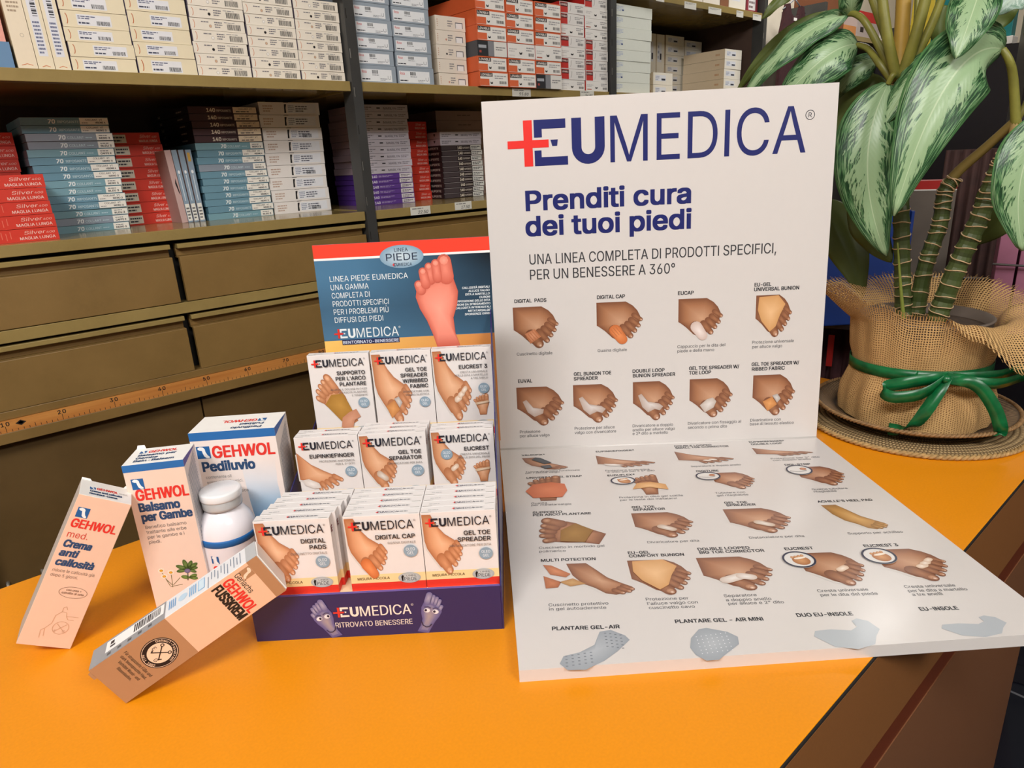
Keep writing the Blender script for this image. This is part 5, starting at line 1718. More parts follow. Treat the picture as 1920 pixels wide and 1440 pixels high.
mb.text(T, 'Crema anti callosità', .0085, d * .30, .0036, BTX, w=.0270, bold=.03, k=2)
mb.text(T, 'Hornhaut-Creme', .0085, d * .14, .0036, BTX, w=.0230, bold=.03, k=2)
mb.build('carton_body', t, bevel=.0004)
mb = MB()
flap(mb, Vector((w * .83, d - .0008, h)), Vector((w, d - .0008, h)), Vector((w, d + .0004, h + .0022)), Vector((w * .86, d + .0004, h + .0022)), .0004, LINEN, M['card'])
flap(mb, Vector((0, d - .0008, h)), Vector((w * .2, d - .0008, h)), Vector((w * .16, d + .0004, h + .0014)), Vector((0, d + .0004, h + .0014)), .0004, LINEN, M['card'])
mb.build('tuck_flap', t)

# foot cream lying with its upper end on the display's front edge
ax, az = Vector((.3997, -.1483, -.9046)).normalized(), Vector((.8602, -.2802, .4260))
az = (az - ax * az.dot(ax)).normalized()
ay = az.cross(ax)
t = thing('cream_carton', 'brown and pink cream carton tilted up against the display corner, barcode uppermost', 'cosmetics box', (.0277, .5828, .0414), Matrix((ax, ay, az)).transposed(), 'foot cosmetics on the counter')
w, d, h = .0449, .0274, .1558
mb = printer(M['card'])
BR, TN = lin('#b1845f'), lin('#e9bf9f')
mb.box((0, 0, 0), (w, d, h), TN, M['card'], {'left': lin('#e4e6ea'), 'top': lin('#e6e4e2'), 'bottom': BR, 'right': BR})
F = Frame((0, 0, 0), (1, 0, 0), (0, 0, 1))
L = Frame((0, d, 0), (0, -1, 0), (0, 0, 1))
mb.rect(F, 0, 0, w, h * .440, BR, 1)
mb.rect(F, 0, h - .0100, w, .0100, BR, 1)
footmark(mb, F, .0035, h * .872, .0098, '#b1845f', '#f0d5bb', 2)
K = lin('#2a211c')
mb.text(F, 'Gerlachs', .0038, h * .842, .0052, K, w=.0226, k=2)
foot_word(mb, F, .0036, h * .770, .0090, .0385, 2)
mb.text(F, 'FUSSKREM', .0036, h * .706, .0086, K, w=.0385, bold=.03, k=2)
cx, cy = w * .53, h * .300
mb.oval(F, cx, cy, .0146, .0146, lin('#231a1a'), 2, n=40)
mb.oval(F, cx, cy, .0098, .0098, lin('#efd0b4'), 3, n=32)
mb.ring(F, cx, cy, .0138, .0138, .0004, lin('#efd0b4'), 3, 40)
for s, a0, a1 in (('Gehwol-Fusskrem', 160, 8), ('seit 1882', 232, 308)):
    n = len(s)
    for i, ch in enumerate(s):
        if ch == ' ':
            continue
        a = math.radians(a0 + (a1 - a0) * (i + .5) / n)
        if a1 < a0:
            G = Frame(F.p(cx + .0108 * math.cos(a), cy + .0108 * math.sin(a)), F.ex * math.sin(a) - F.ey * math.cos(a), F.ex * math.cos(a) + F.ey * math.sin(a))
        else:
            G = Frame(F.p(cx + .0132 * math.cos(a), cy + .0132 * math.sin(a)), -F.ex * math.sin(a) + F.ey * math.cos(a), -F.ex * math.cos(a) - F.ey * math.sin(a))
        mb.text(G, ch, 0, 0, .0022, lin('#efd0b4'), k=4, mid=True, bold=.01)
for sx in (-1, 1):
    mb.line(F, [(cx - .0050 * sx, cy - .0048), (cx + .0042 * sx, cy + .0052)], .0009, lin('#2a1f1c'), 5)
    mb.ring(F, cx + .0048 * sx, cy + .0060, .0016, .0016, .0007, lin('#2a1f1c'), 5, 14)
    mb.line(F, [(cx - .0045 * sx, cy - .0042), (cx - .0060 * sx, cy - .0024)], .0010, lin('#2a1f1c'), 5)
mb.text(F, 'E', cx - .0075, cy - .0020, .0034, lin('#2a1f1c'), k=5)
mb.text(F, 'G', cx + .0020, cy - .0078, .0034, lin('#2a1f1c'), k=5)
for i, (s, wd) in enumerate((('Für strapazierte Füße und', .0330), ('stark beanspruchte Haut.', .0310), ('Verhütet Wund- und', .0250), ('Blasenlaufen.', .0165))):
    mb.text(F, s, w * .47, h * .178 - i * .0042, .0026, K, w=wd, k=2, mid=True, bold=.008)
# upper narrow side
mb.rect(L, 0, 0, d, h * .440, lin('#989a9e'), 1)
mb.rect(L, 0, h - .0100, d, .0100, lin('#b9bcbf'), 1)
mb.rect(L, d * .10, h * .085, d * .56, h * .345, lin('#f0f0f0'), 2)
r = random.Random(5)
y = h * .25
while y < h * .41:
    b = r.choice((.0005, .0008, .0012))
    mb.rect(L, d * .15, y, d * .42, b, lin('#26262a'), 3)
    y += b + r.choice((.0005, .0008))
for i in range(5):
    mb.rect(L, d * .75, h * (.10 + .06 * i), d * .13, h * .022, lin('#5a5c60'), 2)
mb.rect(L, d * .20, h * .11, d * .16, h * .022, lin('#2a2a2e'), 3)
mb.rect(L, d * .42, h * .11, d * .10, h * .03, lin('#4a4a4e'), 3)
for i in range(11):
    mb.rect(L, d * (.12 if i % 3 else .3), h * (.70 + i * .020), d * r.uniform(.4, .7), h * .0055, lin('#8a95a6'), 2)
for i in range(4):
    mb.rect(L, d * .18, h * (.46 + i * .012), d * .5, h * .006, lin('#6f9fd0'), 2)
    mb.rect(L, d * .18, h * (.585 + i * .012), d * .55, h * .006, lin('#7fb0dc'), 2)
mb.oval(L, d * .45, h * .545, d * .18, h * .028, lin('#bcd6ea'), 2, n=16)
mb.rect(L, d * .15, h * .640, d * .62, h * .040, lin('#7fb6e2'), 2)
mb.rect(L, d * .18, h * .644, d * .56, h * .032, lin('#cfe4f2'), 3)
mb.build('carton_body', t, bevel=.0004)
mb = MB()
mb.box((.0006, .001, h), (w - .0006, d - .0004, h + .0012), lin('#e9e7e4'), M['card'])
mb.build('end_flap', t, bevel=.0004)
mb = MB()
flap(mb, Vector((.002, .001, -.0002)), Vector((w * .24, .001, -.0002)), Vector((w * .22, .0004, -.0028)), Vector((.003, .0004, -.0028)), .0004, BR, M['card'])
mb.build('tuck_flap', t)

# powder bottle
def plastic(name, col, rough, trans=0.0, sss=0.0):
    k = NT(name)
    tc = k.n('TexCoord')
    no = k.n('TexNoise', Scale=40.0, Detail=2.0)
    k.l(tc.outputs['Object'], no.inputs['Vector'])
    c = lin(col)
    k.l(k.ramp(no.outputs[0], (0.3, tuple(x * .98 for x in c[:3]) + (1,)), (0.7, c)), k.b.inputs['Base Color'])
    k.set(Roughness=rough)
    k.b.inputs['Transmission Weight'].default_value = trans
    k.b.inputs['Subsurface Weight'].default_value = sss
    k.b.inputs['Coat Weight'].default_value = .4
    return k.m


M['bottle'] = plastic('glossy_white_plastic', '#eceaf0', .22)
M['cap'] = plastic('clear_cap_plastic', '#eef0f0', .12, .55)
M['cap_white'] = plastic('milky_cap_plastic', '#e9ecee', .25)
bc = Vector((.1815, .6825, 0))
t = thing('powder_bottle', 'round white plastic bottle with blue ring and clear cap, before the foot bath carton', 'bottle', bc, None, 'foot cosmetics on the counter')
prof = [(.0, 0), (.026, 0), (.0285, .002), (.0290, .004), (.0290, .064), (.0286, .070), (.0272, .0775), (.0245, .0845), (.0205, .0905), (.0170, .0945), (.0152, .0970), (.0150, .1060), (.0, .1060)]
mb = MB()
v, f = lathe(prof, 64)
mb.mesh(v, f, LINEN, M['bottle'], True)
body = mb.build('bottle_body', t)
mb = MB()
v, f = lathe([(.02905, .0615), (.0293, .0617), (.0293, .0670), (.0289, .0690), (.0285, .0690)], 64)
mb.mesh(v, f, lin('#2268ae'), M['card'], True)
mb.build('blue_ring', t)
mb = MB()
v, f = lathe([(.0185, .0968), (.0195, .0970), (.0197, .0990), (.0197, .1070), (.0192, .1074), (.0190, .1074), (.0190, .0990), (.0180, .0985), (.0185, .0968)], 48)
mb.mesh(v, f, LINEN, M['cap'], True)
c = mb.build('cap_skirt', t)
c['label'] = 'clear lower skirt of the cap'
mb = MB()
v, f = lathe([(.0, .1062), (.0190, .1062), (.0204, .1070), (.0207, .1085), (.0207, .1140), (.0200, .1152), (.0180, .1158), (.0, .1160)], 48)
mb.mesh(v, f, LINEN, M['cap_white'], True)
c = mb.build('cap', t)
c['label'] = 'milky white cap'
mb = MB()
v, f = lathe([(.0152, .0972), (.0160, .0972), (.0160, .1058), (.0152, .1058)], 40)
mb.mesh(v, f, lin('#e0a060'), M['card'], True)  # orange reflection in the clear cap, painted as an amber band
mb.build('neck_reflection', t)
# label print, rolled round the bottle and facing the camera side
mb = printer(M['card'])
F = Frame((0, 0, 0), (1, 0, 0), (0, 0, 1))
footmark(mb, F, -.0250, .0440, .0085, '#1f5f9e', '#eef2f4', 1)
foot_word(mb, F, -.0245, .0315, .0095, .0440, 1)
mb.text(F, 'Pediluvio', -.0240, .0200, .0076, BTX, w=.0370, bold=.035, k=1)
bars(mb, F, -.0245, .006, .04, .011, lin('#8a8a92'), 3, 1, 4)
face = math.atan2(-bc.y, -bc.x) + math.radians(4)
rr = .02915
mb.v = [((rr + abs(y) * .6) * math.cos(face + x / rr), (rr + abs(y) * .6) * math.sin(face + x / rr), z) for x, y, z in mb.v]
mb.build('label_print', t)

# ------------------------------------------------------------------ potted plant on a wicker tray
PC = Vector((1.13, .345, 0))
PD = Vector((.9564, .292, 0)).normalized()      # away from the camera side
PR = Vector((.292, -.9564, 0)).normalized()     # to the right of it


def weave_material(name, light, dark, thread, fringe):
    """open jute weave: threads along both directions with real gaps; at the hem only loose ends"""
    k = NT(name)
    uv = k.n('UVMap')
    sx = k.n('SeparateXYZ')
    no = k.n('TexNoise', Scale=60.0, Detail=2.0)
    k.l(uv.outputs[0], no.inputs['Vector'])
    k.l(uv.outputs[0], sx.inputs[0])
    wob = k.math('MULTIPLY', k.math('SUBTRACT', no.outputs[0], .5), thread * 1.2)

    def strands(c):
        fr = k.math('FRACT', k.math('DIVIDE', k.math('ADD', c, wob), thread))
        return k.math('ABSOLUTE', k.math('SUBTRACT', fr, .5))       # 0 in the middle of a thread
    a, b = strands(sx.outputs[0]), strands(sx.outputs[1])
    big = k.n('TexNoise', Scale=14.0, Detail=2.0)
    k.l(uv.outputs[0], big.inputs['Vector'])
    # the weave is loose near the hem and close on the pot
    loose = k.n('MapRange', clamp=True)
    loose.inputs[1].default_value = .015
    loose.inputs[2].default_value = .075
    loose.inputs[3].default_value = .21
    loose.inputs[4].default_value = .395
    k.l(k.math('ADD', sx.outputs[1], k.math('MULTIPLY', k.math('SUBTRACT', big.outputs[0], .5), .10)), loose.inputs[0])
    wa = k.math('LESS_THAN', a, loose.outputs[0])
    wb = k.math('MULTIPLY', k.math('LESS_THAN', b, loose.outputs[0]), k.math('GREATER_THAN', sx.outputs[1], fringe))
    al = k.math('MAXIMUM', wa, wb)
    sh = k.math('MINIMUM', a, b)
    col = k.mix(k.math('MULTIPLY', sh, 2.4, True), lin(light), lin(dark))
    col = k.mix(k.math('MULTIPLY', big.outputs[0], .35), col, lin(dark))
    k.l(col, k.b.inputs['Base Color'])
    k.set(Roughness=.85)
    k.l(al, k.b.inputs['Alpha'])
    k.bump(k.math('SUBTRACT', .5, sh), .6, .0008)
    return k.m


def wicker_material(name, c0, c1, nang, nrad):
    """plaited rows: u counts round the ring, v from rim to centre"""
    k = NT(name)
    uv = k.n('UVMap')
    sx = k.n('SeparateXYZ')
    k.l(uv.outputs[0], sx.inputs[0])
    row = k.math('FLOOR', k.math('MULTIPLY', sx.outputs[1], nrad))
    alt = k.math('MULTIPLY', k.math('MODULO', row, 2.0), .5)
    u = k.math('FRACT', k.math('ADD', k.math('MULTIPLY', sx.outputs[0], nang), alt))
    v = k.math('FRACT', k.math('MULTIPLY', sx.outputs[1], nrad))
    hu = k.math('SINE', k.math('MULTIPLY', u, math.pi))
    hv = k.math('SINE', k.math('MULTIPLY', v, math.pi))
    h = k.math('MULTIPLY', hu, hv)
    no = k.n('TexNoise', Scale=30.0, Detail=3.0)
    k.l(uv.outputs[0], no.inputs['Vector'])
    f = k.math('ADD', k.math('MULTIPLY', h, .75), k.math('MULTIPLY', no.outputs[0], .25))
    k.l(k.ramp(f, (.18, lin(c0)), (.62, lin(c1))), k.b.inputs['Base Color'])
    k.set(Roughness=.7)
    k.bump(h, .9, .002)
    return k.m


def leaf_material(name, silver, mid, deep):
    k = NT(name)
    uv = k.n('UVMap')
    sx = k.n('SeparateXYZ')
    k.l(uv.outputs[0], sx.inputs[0])
    s = k.math('SUBTRACT', k.math('MULTIPLY', sx.outputs[0], 2.0), 1.0)
    a = k.math('ABSOLUTE', s)
    q = k.math('SUBTRACT', sx.outputs[1], k.math('MULTIPLY', a, .30))    # side veins sweep to the tip
    side = k.math('MULTIPLY', k.math('GREATER_THAN', s, 0.0), 9.3)
    cv = k.n('CombineXYZ')
    k.l(k.math('MULTIPLY', q, 22.0), cv.inputs[0])
    k.l(k.math('MULTIPLY', a, 3.2), cv.inputs[1])
    k.l(side, cv.inputs[2])
    oi = k.n('ObjectInfo')
    ad = k.n('VectorMath', operation='ADD')
    k.l(cv.outputs[0], ad.inputs[0])
    k.l(k.math('MULTIPLY', oi.outputs['Random'], 40.0), ad.inputs[1])
    n1 = k.n('TexNoise', Scale=1.0, Detail=4.0, Roughness=.6)
    k.l(ad.outputs[0], n1.inputs['Vector'])
    cv2 = k.n('CombineXYZ')
    k.l(k.math('MULTIPLY', q, 9.0), cv2.inputs[0])
    k.l(k.math('MULTIPLY', a, 22.0), cv2.inputs[1])
    k.l(side, cv2.inputs[2])
    n2 = k.n('TexNoise', Scale=1.0, Detail=3.0, Roughness=.55)
    k.l(cv2.outputs[0], n2.inputs['Vector'])
    edge = k.math('ADD', k.math('MULTIPLY', k.math('SUBTRACT', n1.outputs[0], .5), 1.7), .40)
    green = k.math('MULTIPLY', k.math('SUBTRACT', a, edge), 14.0, True)
    stripes = k.ramp(n2.outputs[0], (.46, lin(deep)), (.54, lin(mid)), (.64, tuple(x * .8 for x in lin(silver)[:3]) + (1,)))
    col = k.mix(green, lin(silver), stripes)
    rim = k.math('MULTIPLY', k.math('SUBTRACT', a, .93), 30.0, True)
    col = k.mix(rim, col, lin(mid))
    rib = k.math('LESS_THAN', a, .022)
    col = k.mix(k.math('MULTIPLY', rib, .5), col, lin('#c9d8b4'))
    k.l(col, k.b.inputs['Base Color'])
    k.set(Roughness=.38)
    vein = k.math('SINE', k.math('MULTIPLY', q, 190.0))
    k.bump(vein, .05, .0008)
    k.b.inputs['Transmission Weight'].default_value = 0.0
    return k.m


M['leaf'] = leaf_material('silver_variegated_leaf', '#93b085', '#4f7f4d', '#173f22')
M['leaf_silver'] = leaf_material('silver_leaf', '#a9bdb0', '#8fa89a', '#6f8f7c')
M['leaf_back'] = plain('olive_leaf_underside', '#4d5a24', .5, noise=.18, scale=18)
M['petiole'] = plain('olive_petiole', '#7c7a34', .45, noise=.2, scale=40)
M['cane'] = card_material('plant_cane', .45, .5, .10)
M['burlap'] = weave_material('jute_weave', '#d6ae74', '#8f6a3c', .0035, .007)
M['wicker'] = wicker_material('dark_wicker', '#2f2418', '#8a7050', 150, 9)
M['wicker_rim'] = plain('wicker_rim', '#8a6a44', .65, noise=.35, scale=120)
M['raffia'] = wicker_material('pale_raffia', '#6d5738', '#b99d70', 190, 20)
M['raffia_rim'] = plain('raffia_rim', '#ab8a58', .7, noise=.3, scale=140)
M['soil'] = plain('potting_soil', '#3a2a1c', .95, noise=.4, scale=120)
M['pot'] = plain('grey_plastic_pot', '#675b52', .6)


def satin():
    k = NT('green_satin_ribbon')
    tc = k.n('TexCoord')
    no = k.n('TexNoise', Scale=70.0, Detail=2.0)
    k.l(tc.outputs['Object'], no.inputs['Vector'])
    k.l(k.ramp(no.outputs[0], (.3, lin('#07522b')), (.7, lin('#0c6e3c'))), k.b.inputs['Base Color'])
    k.set(Roughness=.32)
    return k.m


M['satin'] = satin()


def ring_uv(mb, n, m):
    return [(i / n, j / (m - 1)) for i in range(n) for j in range(m)]


def woven_disc(name, prof, mat, rim_mat, rim_r, rim_z, strand, turns, amp, lab, cat):
    """round plaited disc with a twisted rim"""
    t = thing(name, lab, cat, PC)
    SEG = 160
    vs, uvs, fs = [], [], []
    n = len(prof)
    L = [0]
    for (r0, z0), (r1, z1) in zip(prof, prof[1:]):
        L.append(L[-1] + math.hypot(r1 - r0, z1 - z0))
    for i in range(SEG + 1):
        a = 2 * math.pi * i / SEG
        for (r, z), l in zip(prof, L):
            vs.append((r * math.cos(a), r * math.sin(a), z))
            uvs.append((i / SEG, l / L[-1]))
    for i in range(SEG):
        for j in range(n - 1):
            fs.append((i * n + j, (i + 1) * n + j, (i + 1) * n + j + 1, i * n + j + 1))
    mb = MB()
    mb.mesh(vs, fs, None, mat, True)
    mb.uv = uvs
    mb.build('woven_body', t)
    mb = MB()
    for k in range(2):
        N = turns * 8
        path = []
        for i in range(N + 1):
            a = 2 * math.pi * i / N
            q = a * turns + k * math.pi
            path.append(((rim_r + amp * math.cos(q)) * math.cos(a), (rim_r + amp * math.cos(q)) * math.sin(a), rim_z + amp * .8 * math.sin(q)))
        v, f = tube(path, strand, 6, False)
        mb.mesh(v, f, None, rim_mat, True)
    mb.build('braided_rim', t)


woven_disc('raffia_mat', [(.1555, .0045), (.150, .0070), (.130, .0078), (.09, .0076), (.03, .0074), (.001, .0074)], M['raffia'], M['raffia_rim'], .1560, .0040, .0026, 62, .0019,
           'pale round plaited mat lying on the yellow counter under the tray', 'place mat')
woven_disc('wicker_tray', [(.1405, .0305), (.134, .0290), (.122, .0250), (.110, .0190), (.1060, .0160), (.1050, .0130), (.09, .0120), (.001, .0115), (.09, .0095), (.1050, .0105), (.118, .0170), (.132, .0235), (.1405, .0285)], M['wicker'], M['wicker_rim'], .1405, .0300, .0021, 74, .0016,
           'dark round wicker tray with braided rim under the wrapped pot', 'tray')

PLANT = thing('potted_plant', 'tall variegated plant in a burlap wrapped pot with green ribbon', 'plant', PC + Vector((0, 0, .0125)))
PO = -PC - Vector((0, 0, .0125))


def pl(a, b, z):
    """pot coordinates: a to the right, b away, z up"""
    return PC + PR * a + PD * b + Vector((0, 0, z))


def polar(phi, r, z):
    return pl(r * math.sin(phi), -r * math.cos(phi), z)


mb = MB()
v, f = lathe([(.0, .0130), (.0760, .0130), (.0845, .100), (.0880, .168), (.0900, .170), (.0870, .172), (.0830, .150)], 48)
mb.mesh([Vector(p) + PC for p in v], f, None, M['pot'], True)
mb.build('pot', PLANT, PO)
mb = MB()
v, f = lathe([(.0, .163), (.04, .161), (.0848, .156)], 40)
mb.mesh([Vector(p) + PC for p in v], f, None, M['soil'], True)
mb.build('soil', PLANT, PO)

KEYS = [(-180, .100, .196, .128, .212), (-130, .104, .190, .150, .205), (-100, .108, .176, .172, .205), (-78, .106, .168, .166, .226), (-55, .104, .176, .136, .224),
        (-35, .102, .186, .114, .203), (-10, .099, .184, .104, .192), (12, .100, .183, .108, .188), (30, .106, .183, .128, .162), (48, .112, .182, .160, .120), (68, .114, .180, .178, .126),
        (90, .110, .178, .172, .160), (120, .104, .186, .150, .196), (150, .100, .196, .128, .212), (180, .100, .196, .128, .212)]


def rim_at(deg):
    for k0, k1 in zip(KEYS, KEYS[1:]):
        if k0[0] <= deg <= k1[0]:
            q = (deg - k0[0]) / (k1[0] - k0[0])
            q = q * q * (3 - 2 * q)
            return [k0[i] + (k1[i] - k0[i]) * q for i in range(1, 5)]
    return KEYS[0][1:]


vs, uvs, fs = [], [], []
SEG = 144
rows = 0
for i in range(SEG + 1):
    deg = -180 + 360 * i / SEG
    ph = math.radians(deg)
    rp, zp, rl, zl = rim_at(deg)
    wr = .0016 * math.sin(9 * ph + 1) + .0012 * math.sin(17 * ph)
    pts = [(.1040 + wr, .0165), (.1045 + wr * 1.6, .035), (.1030 + wr * 1.6, .058), (.0965 + wr, .080), (.0935, .094), (.0935, .104), (.0965 + wr, .122), (.0985 + wr, .145), (.0995 + wr, .165)]
    for j in range(1, 11):      # over the peak and out to the hem
        q = j / 10
        r = (1 - q) ** 2 * .0995 + 2 * q * (1 - q) * rp + q * q * rl
        z = (1 - q) ** 2 * .165 + 2 * q * (1 - q) * (zp + (.014 if zl < zp else .0)) + q * q * zl
        pts.append((r + wr * (1 - q), z + .0022 * q * math.sin(11 * ph)))
    L = [0]
    for (r0, z0), (r1, z1) in zip(pts, pts[1:]):
        L.append(L[-1] + math.hypot(r1 - r0, z1 - z0))
    rows = len(pts)
    for (r, z), l in zip(pts, L):
        vs.append(polar(ph, r, z))
        uvs.append((ph * .105, L[-1] - l))
for i in range(SEG):
    for j in range(rows - 1):
        fs.append((i * rows + j, (i + 1) * rows + j, (i + 1) * rows + j + 1, i * rows + j + 1))
mb = MB()
mb.mesh(vs, fs, None, M['burlap'], True)
mb.uv = uvs
mb.build('burlap_wrap', PLANT, PO)
# frayed ends along the hem
mb = MB()
r = random.Random(3)
for i in range(SEG * 3):
    deg = -180 + 360 * i / (SEG * 3)
    rp, zp, rl, zl = rim_at(deg)
    ph = math.radians(deg)
    a = polar(ph, rl - .001, zl + .0022 * math.sin(11 * ph))
    e = polar(ph + r.uniform(-.02, .02), rl + r.uniform(.002, .006), zl + r.uniform(-.002, .006))
    v, f = tube([a, (a + e) / 2 + Vector((0, 0, .0006)), e], [.00035, .0003, .0002], 4, False)
    mb.mesh(v, f, None, M['raffia_rim'])
mb.build('frayed_hem', PLANT, PO)


def ribbon(mb, path, width, wdir=None):
    """flat satin strip following a path"""
    P = [Vector(p) for p in path]
    # smooth the path
    Q = []
    n = len(P)
    for i in range(n - 1):
        p0, p1, p2, p3 = P[max(i - 1, 0)], P[i], P[i + 1], P[min(i + 2, n - 1)]
        for j in range(6):
            q = j / 6
            Q.append(.5 * ((2 * p1) + (p2 - p0) * q + (2 * p0 - 5 * p1 + 4 * p2 - p3) * q * q + (3 * p1 - p0 - 3 * p2 + p3) * q ** 3))
    Q.append(P[-1])
    vs, fs = [], []
    for i, p in enumerate(Q):
        d = (Q[min(i + 1, len(Q) - 1)] - Q[max(i - 1, 0)]).normalized()
        w = wdir(i / (len(Q) - 1)) if wdir else Vector((0, 0, 1))
        w = (w - d * w.dot(d)).normalized() * width / 2
        vs += [p - w, p + w]
    for i in range(len(Q) - 1):
        fs.append((i * 2, i * 2 + 1, i * 2 + 3, i * 2 + 2))
    mb.mesh(vs, fs, None, M['satin'], True)


def thick(o, th):
    m = o.modifiers.new('thickness', 'SOLIDIFY')
    m.thickness = th
    return o


mb = MB()
ribbon(mb, [polar(math.radians(a), .0962, .0985 + .004 * math.sin(math.radians(a + 40))) for a in range(0, 361, 12)], .0165)
thick(mb.build('ribbon_band', PLANT, PO), .0004)
bow = MB()
K0 = (.036, -.104, .1045)
for path, w in (([K0, (.018, -.118, .105), (-.012, -.126, .098), (-.034, -.122, .089), (-.037, -.128, .081), (-.022, -.134, .078), (.010, -.128, .086), K0], .0150),
                ([K0, (.060, -.108, .104), (.096, -.090, .100), (.122, -.052, .100), (.130, -.046, .106), (.122, -.040, .110), (.096, -.070, .106), K0], .0140)):
    ribbon(bow, [pl(*p) for p in path], w * 1.15, lambda q: Vector((0, 0, 1)) + PR * .25)
for path, w in (([K0, (.030, -.116, .090), (.018, -.126, .062), (.006, -.124, .038), (-.010, -.116, .024), (-.026, -.112, .021)], .0150),
                ([K0, (.058, -.112, .106), (.078, -.112, .096), (.096, -.108, .070), (.106, -.104, .046), (.108, -.098, .033), (.100, -.104, .028)], .0150)):
    ribbon(bow, [pl(*p) for p in path], w * 1.15, lambda q: PR + Vector((0, 0, .6)))
v, f = tube([pl(.031, -.103, .108), pl(.036, -.109, .1045), pl(.042, -.103, .101)], [.004, .0065, .004], 10)
bow.mesh(v, f, None, M['satin'], True)
thick(bow.build('ribbon_bow', PLANT, PO), .0004)

LEAVES = [
 ('v', (1.1055, 0.4938, 0.6019), (1.0482, 0.5443, 0.5889), (1.0447, 0.6242, 0.4949), 0.0234, 25, 'upper left leaf drooping behind poster top edge'),
 ('u', (1.1292, 0.5189, 0.6097), (1.0944, 0.5986, 0.5974), (1.0951, 0.6648, 0.5094), 0.0141, -10, 'thin dark leaf edge beside the upper left leaf'),
 ('v', (1.1194, 0.4824, 0.5604), (1.0625, 0.4977, 0.5632), (1.0601, 0.5738, 0.479), 0.0399, 15, 'second left leaf behind poster top edge'),
 ('v', (1.1561, 0.465, 0.537), (1.1371, 0.4928, 0.5367), (1.138, 0.5243, 0.4834), 0.021, 0, 'small leaf behind stem base near poster corner'),
 ('v', (1.0769, 0.4162, 0.4983), (1.009, 0.4331, 0.4008), (1.0744, 0.3901, 0.2627), 0.0461, -12, 'large striped leaf hanging beside poster right edge'),
 ('v', (1.1235, 0.2977, 0.5289), (1.0094, 0.329, 0.5454), (0.9906, 0.3565, 0.328), 0.0507, -10, 'largest striped leaf hanging in front of the stems'),
 ('v', (1.1572, 0.3245, 0.5294), (1.0764, 0.3835, 0.5362), (1.058, 0.4097, 0.4429), 0.0301, 25, 'leaf half hidden behind the largest leaf'),
 ('v', (1.0853, 0.3201, 0.6124), (1.0358, 0.3109, 0.5678), (1.0229, 0.3192, 0.5152), 0.0298, -5, 'bright leaf pointing down from the top edge'),
 ('u', (1.1913, 0.3153, 0.6144), (1.1839, 0.3398, 0.5861), (1.1814, 0.348, 0.5374), 0.0307, 15, 'dark leaf behind the bright pointing leaf'),
 ('v', (1.0821, 0.2279, 0.4438), (1.0337, 0.2495, 0.3748), (1.0624, 0.2238, 0.2817), 0.0342, -20, 'leaf cut by right picture edge'),
 ('s', (1.1116, 0.2684, 0.5934), (1.0846, 0.2881, 0.5856), (1.0813, 0.2992, 0.565), 0.0196, 20, 'silvery leaf at top right corner'),
 ('u', (1.175, 0.5399, 0.3303), (1.1697, 0.4891, 0.2884), (1.1795, 0.457, 0.1744), 0.037, -20, 'olive leaf underside low beside the poster'),
 ('u', (1.154, 0.4719, 0.3488), (1.1299, 0.4479, 0.2937), (1.1333, 0.4027, 0.2449), 0.0302, 10, 'olive leaf underside under the striped pair'),
 ('u', (1.2312, 0.2874, 0.3881), (1.2512, 0.2905, 0.3112), (1.2577, 0.3377, 0.2604), 0.0386, 10, 'dark olive leaf behind the right stem'),
 ('v', (1.106, 0.4922, 0.5989), (1.0887, 0.4803, 0.6123), (1.0686, 0.4775, 0.6525), 0.0182, 30, 'young leaf pointing up at top left'),
 ('u', (1.069, 0.5447, 0.66), (1.044, 0.5582, 0.636), (1.0344, 0.5898, 0.6051), 0.0124, 10, 'green leaf tip hanging at top, over shelf edge'),
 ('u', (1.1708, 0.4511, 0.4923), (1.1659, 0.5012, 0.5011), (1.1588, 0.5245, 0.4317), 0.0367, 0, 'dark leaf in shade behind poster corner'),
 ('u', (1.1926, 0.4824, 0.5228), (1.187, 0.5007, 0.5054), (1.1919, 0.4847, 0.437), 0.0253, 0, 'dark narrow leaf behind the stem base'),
 ('u', (1.1983, 0.3953, 0.604), (1.1964, 0.4015, 0.5773), (1.1999, 0.3899, 0.5337), 0.017, 10, 'dark leaf beside the teal panel'),
]
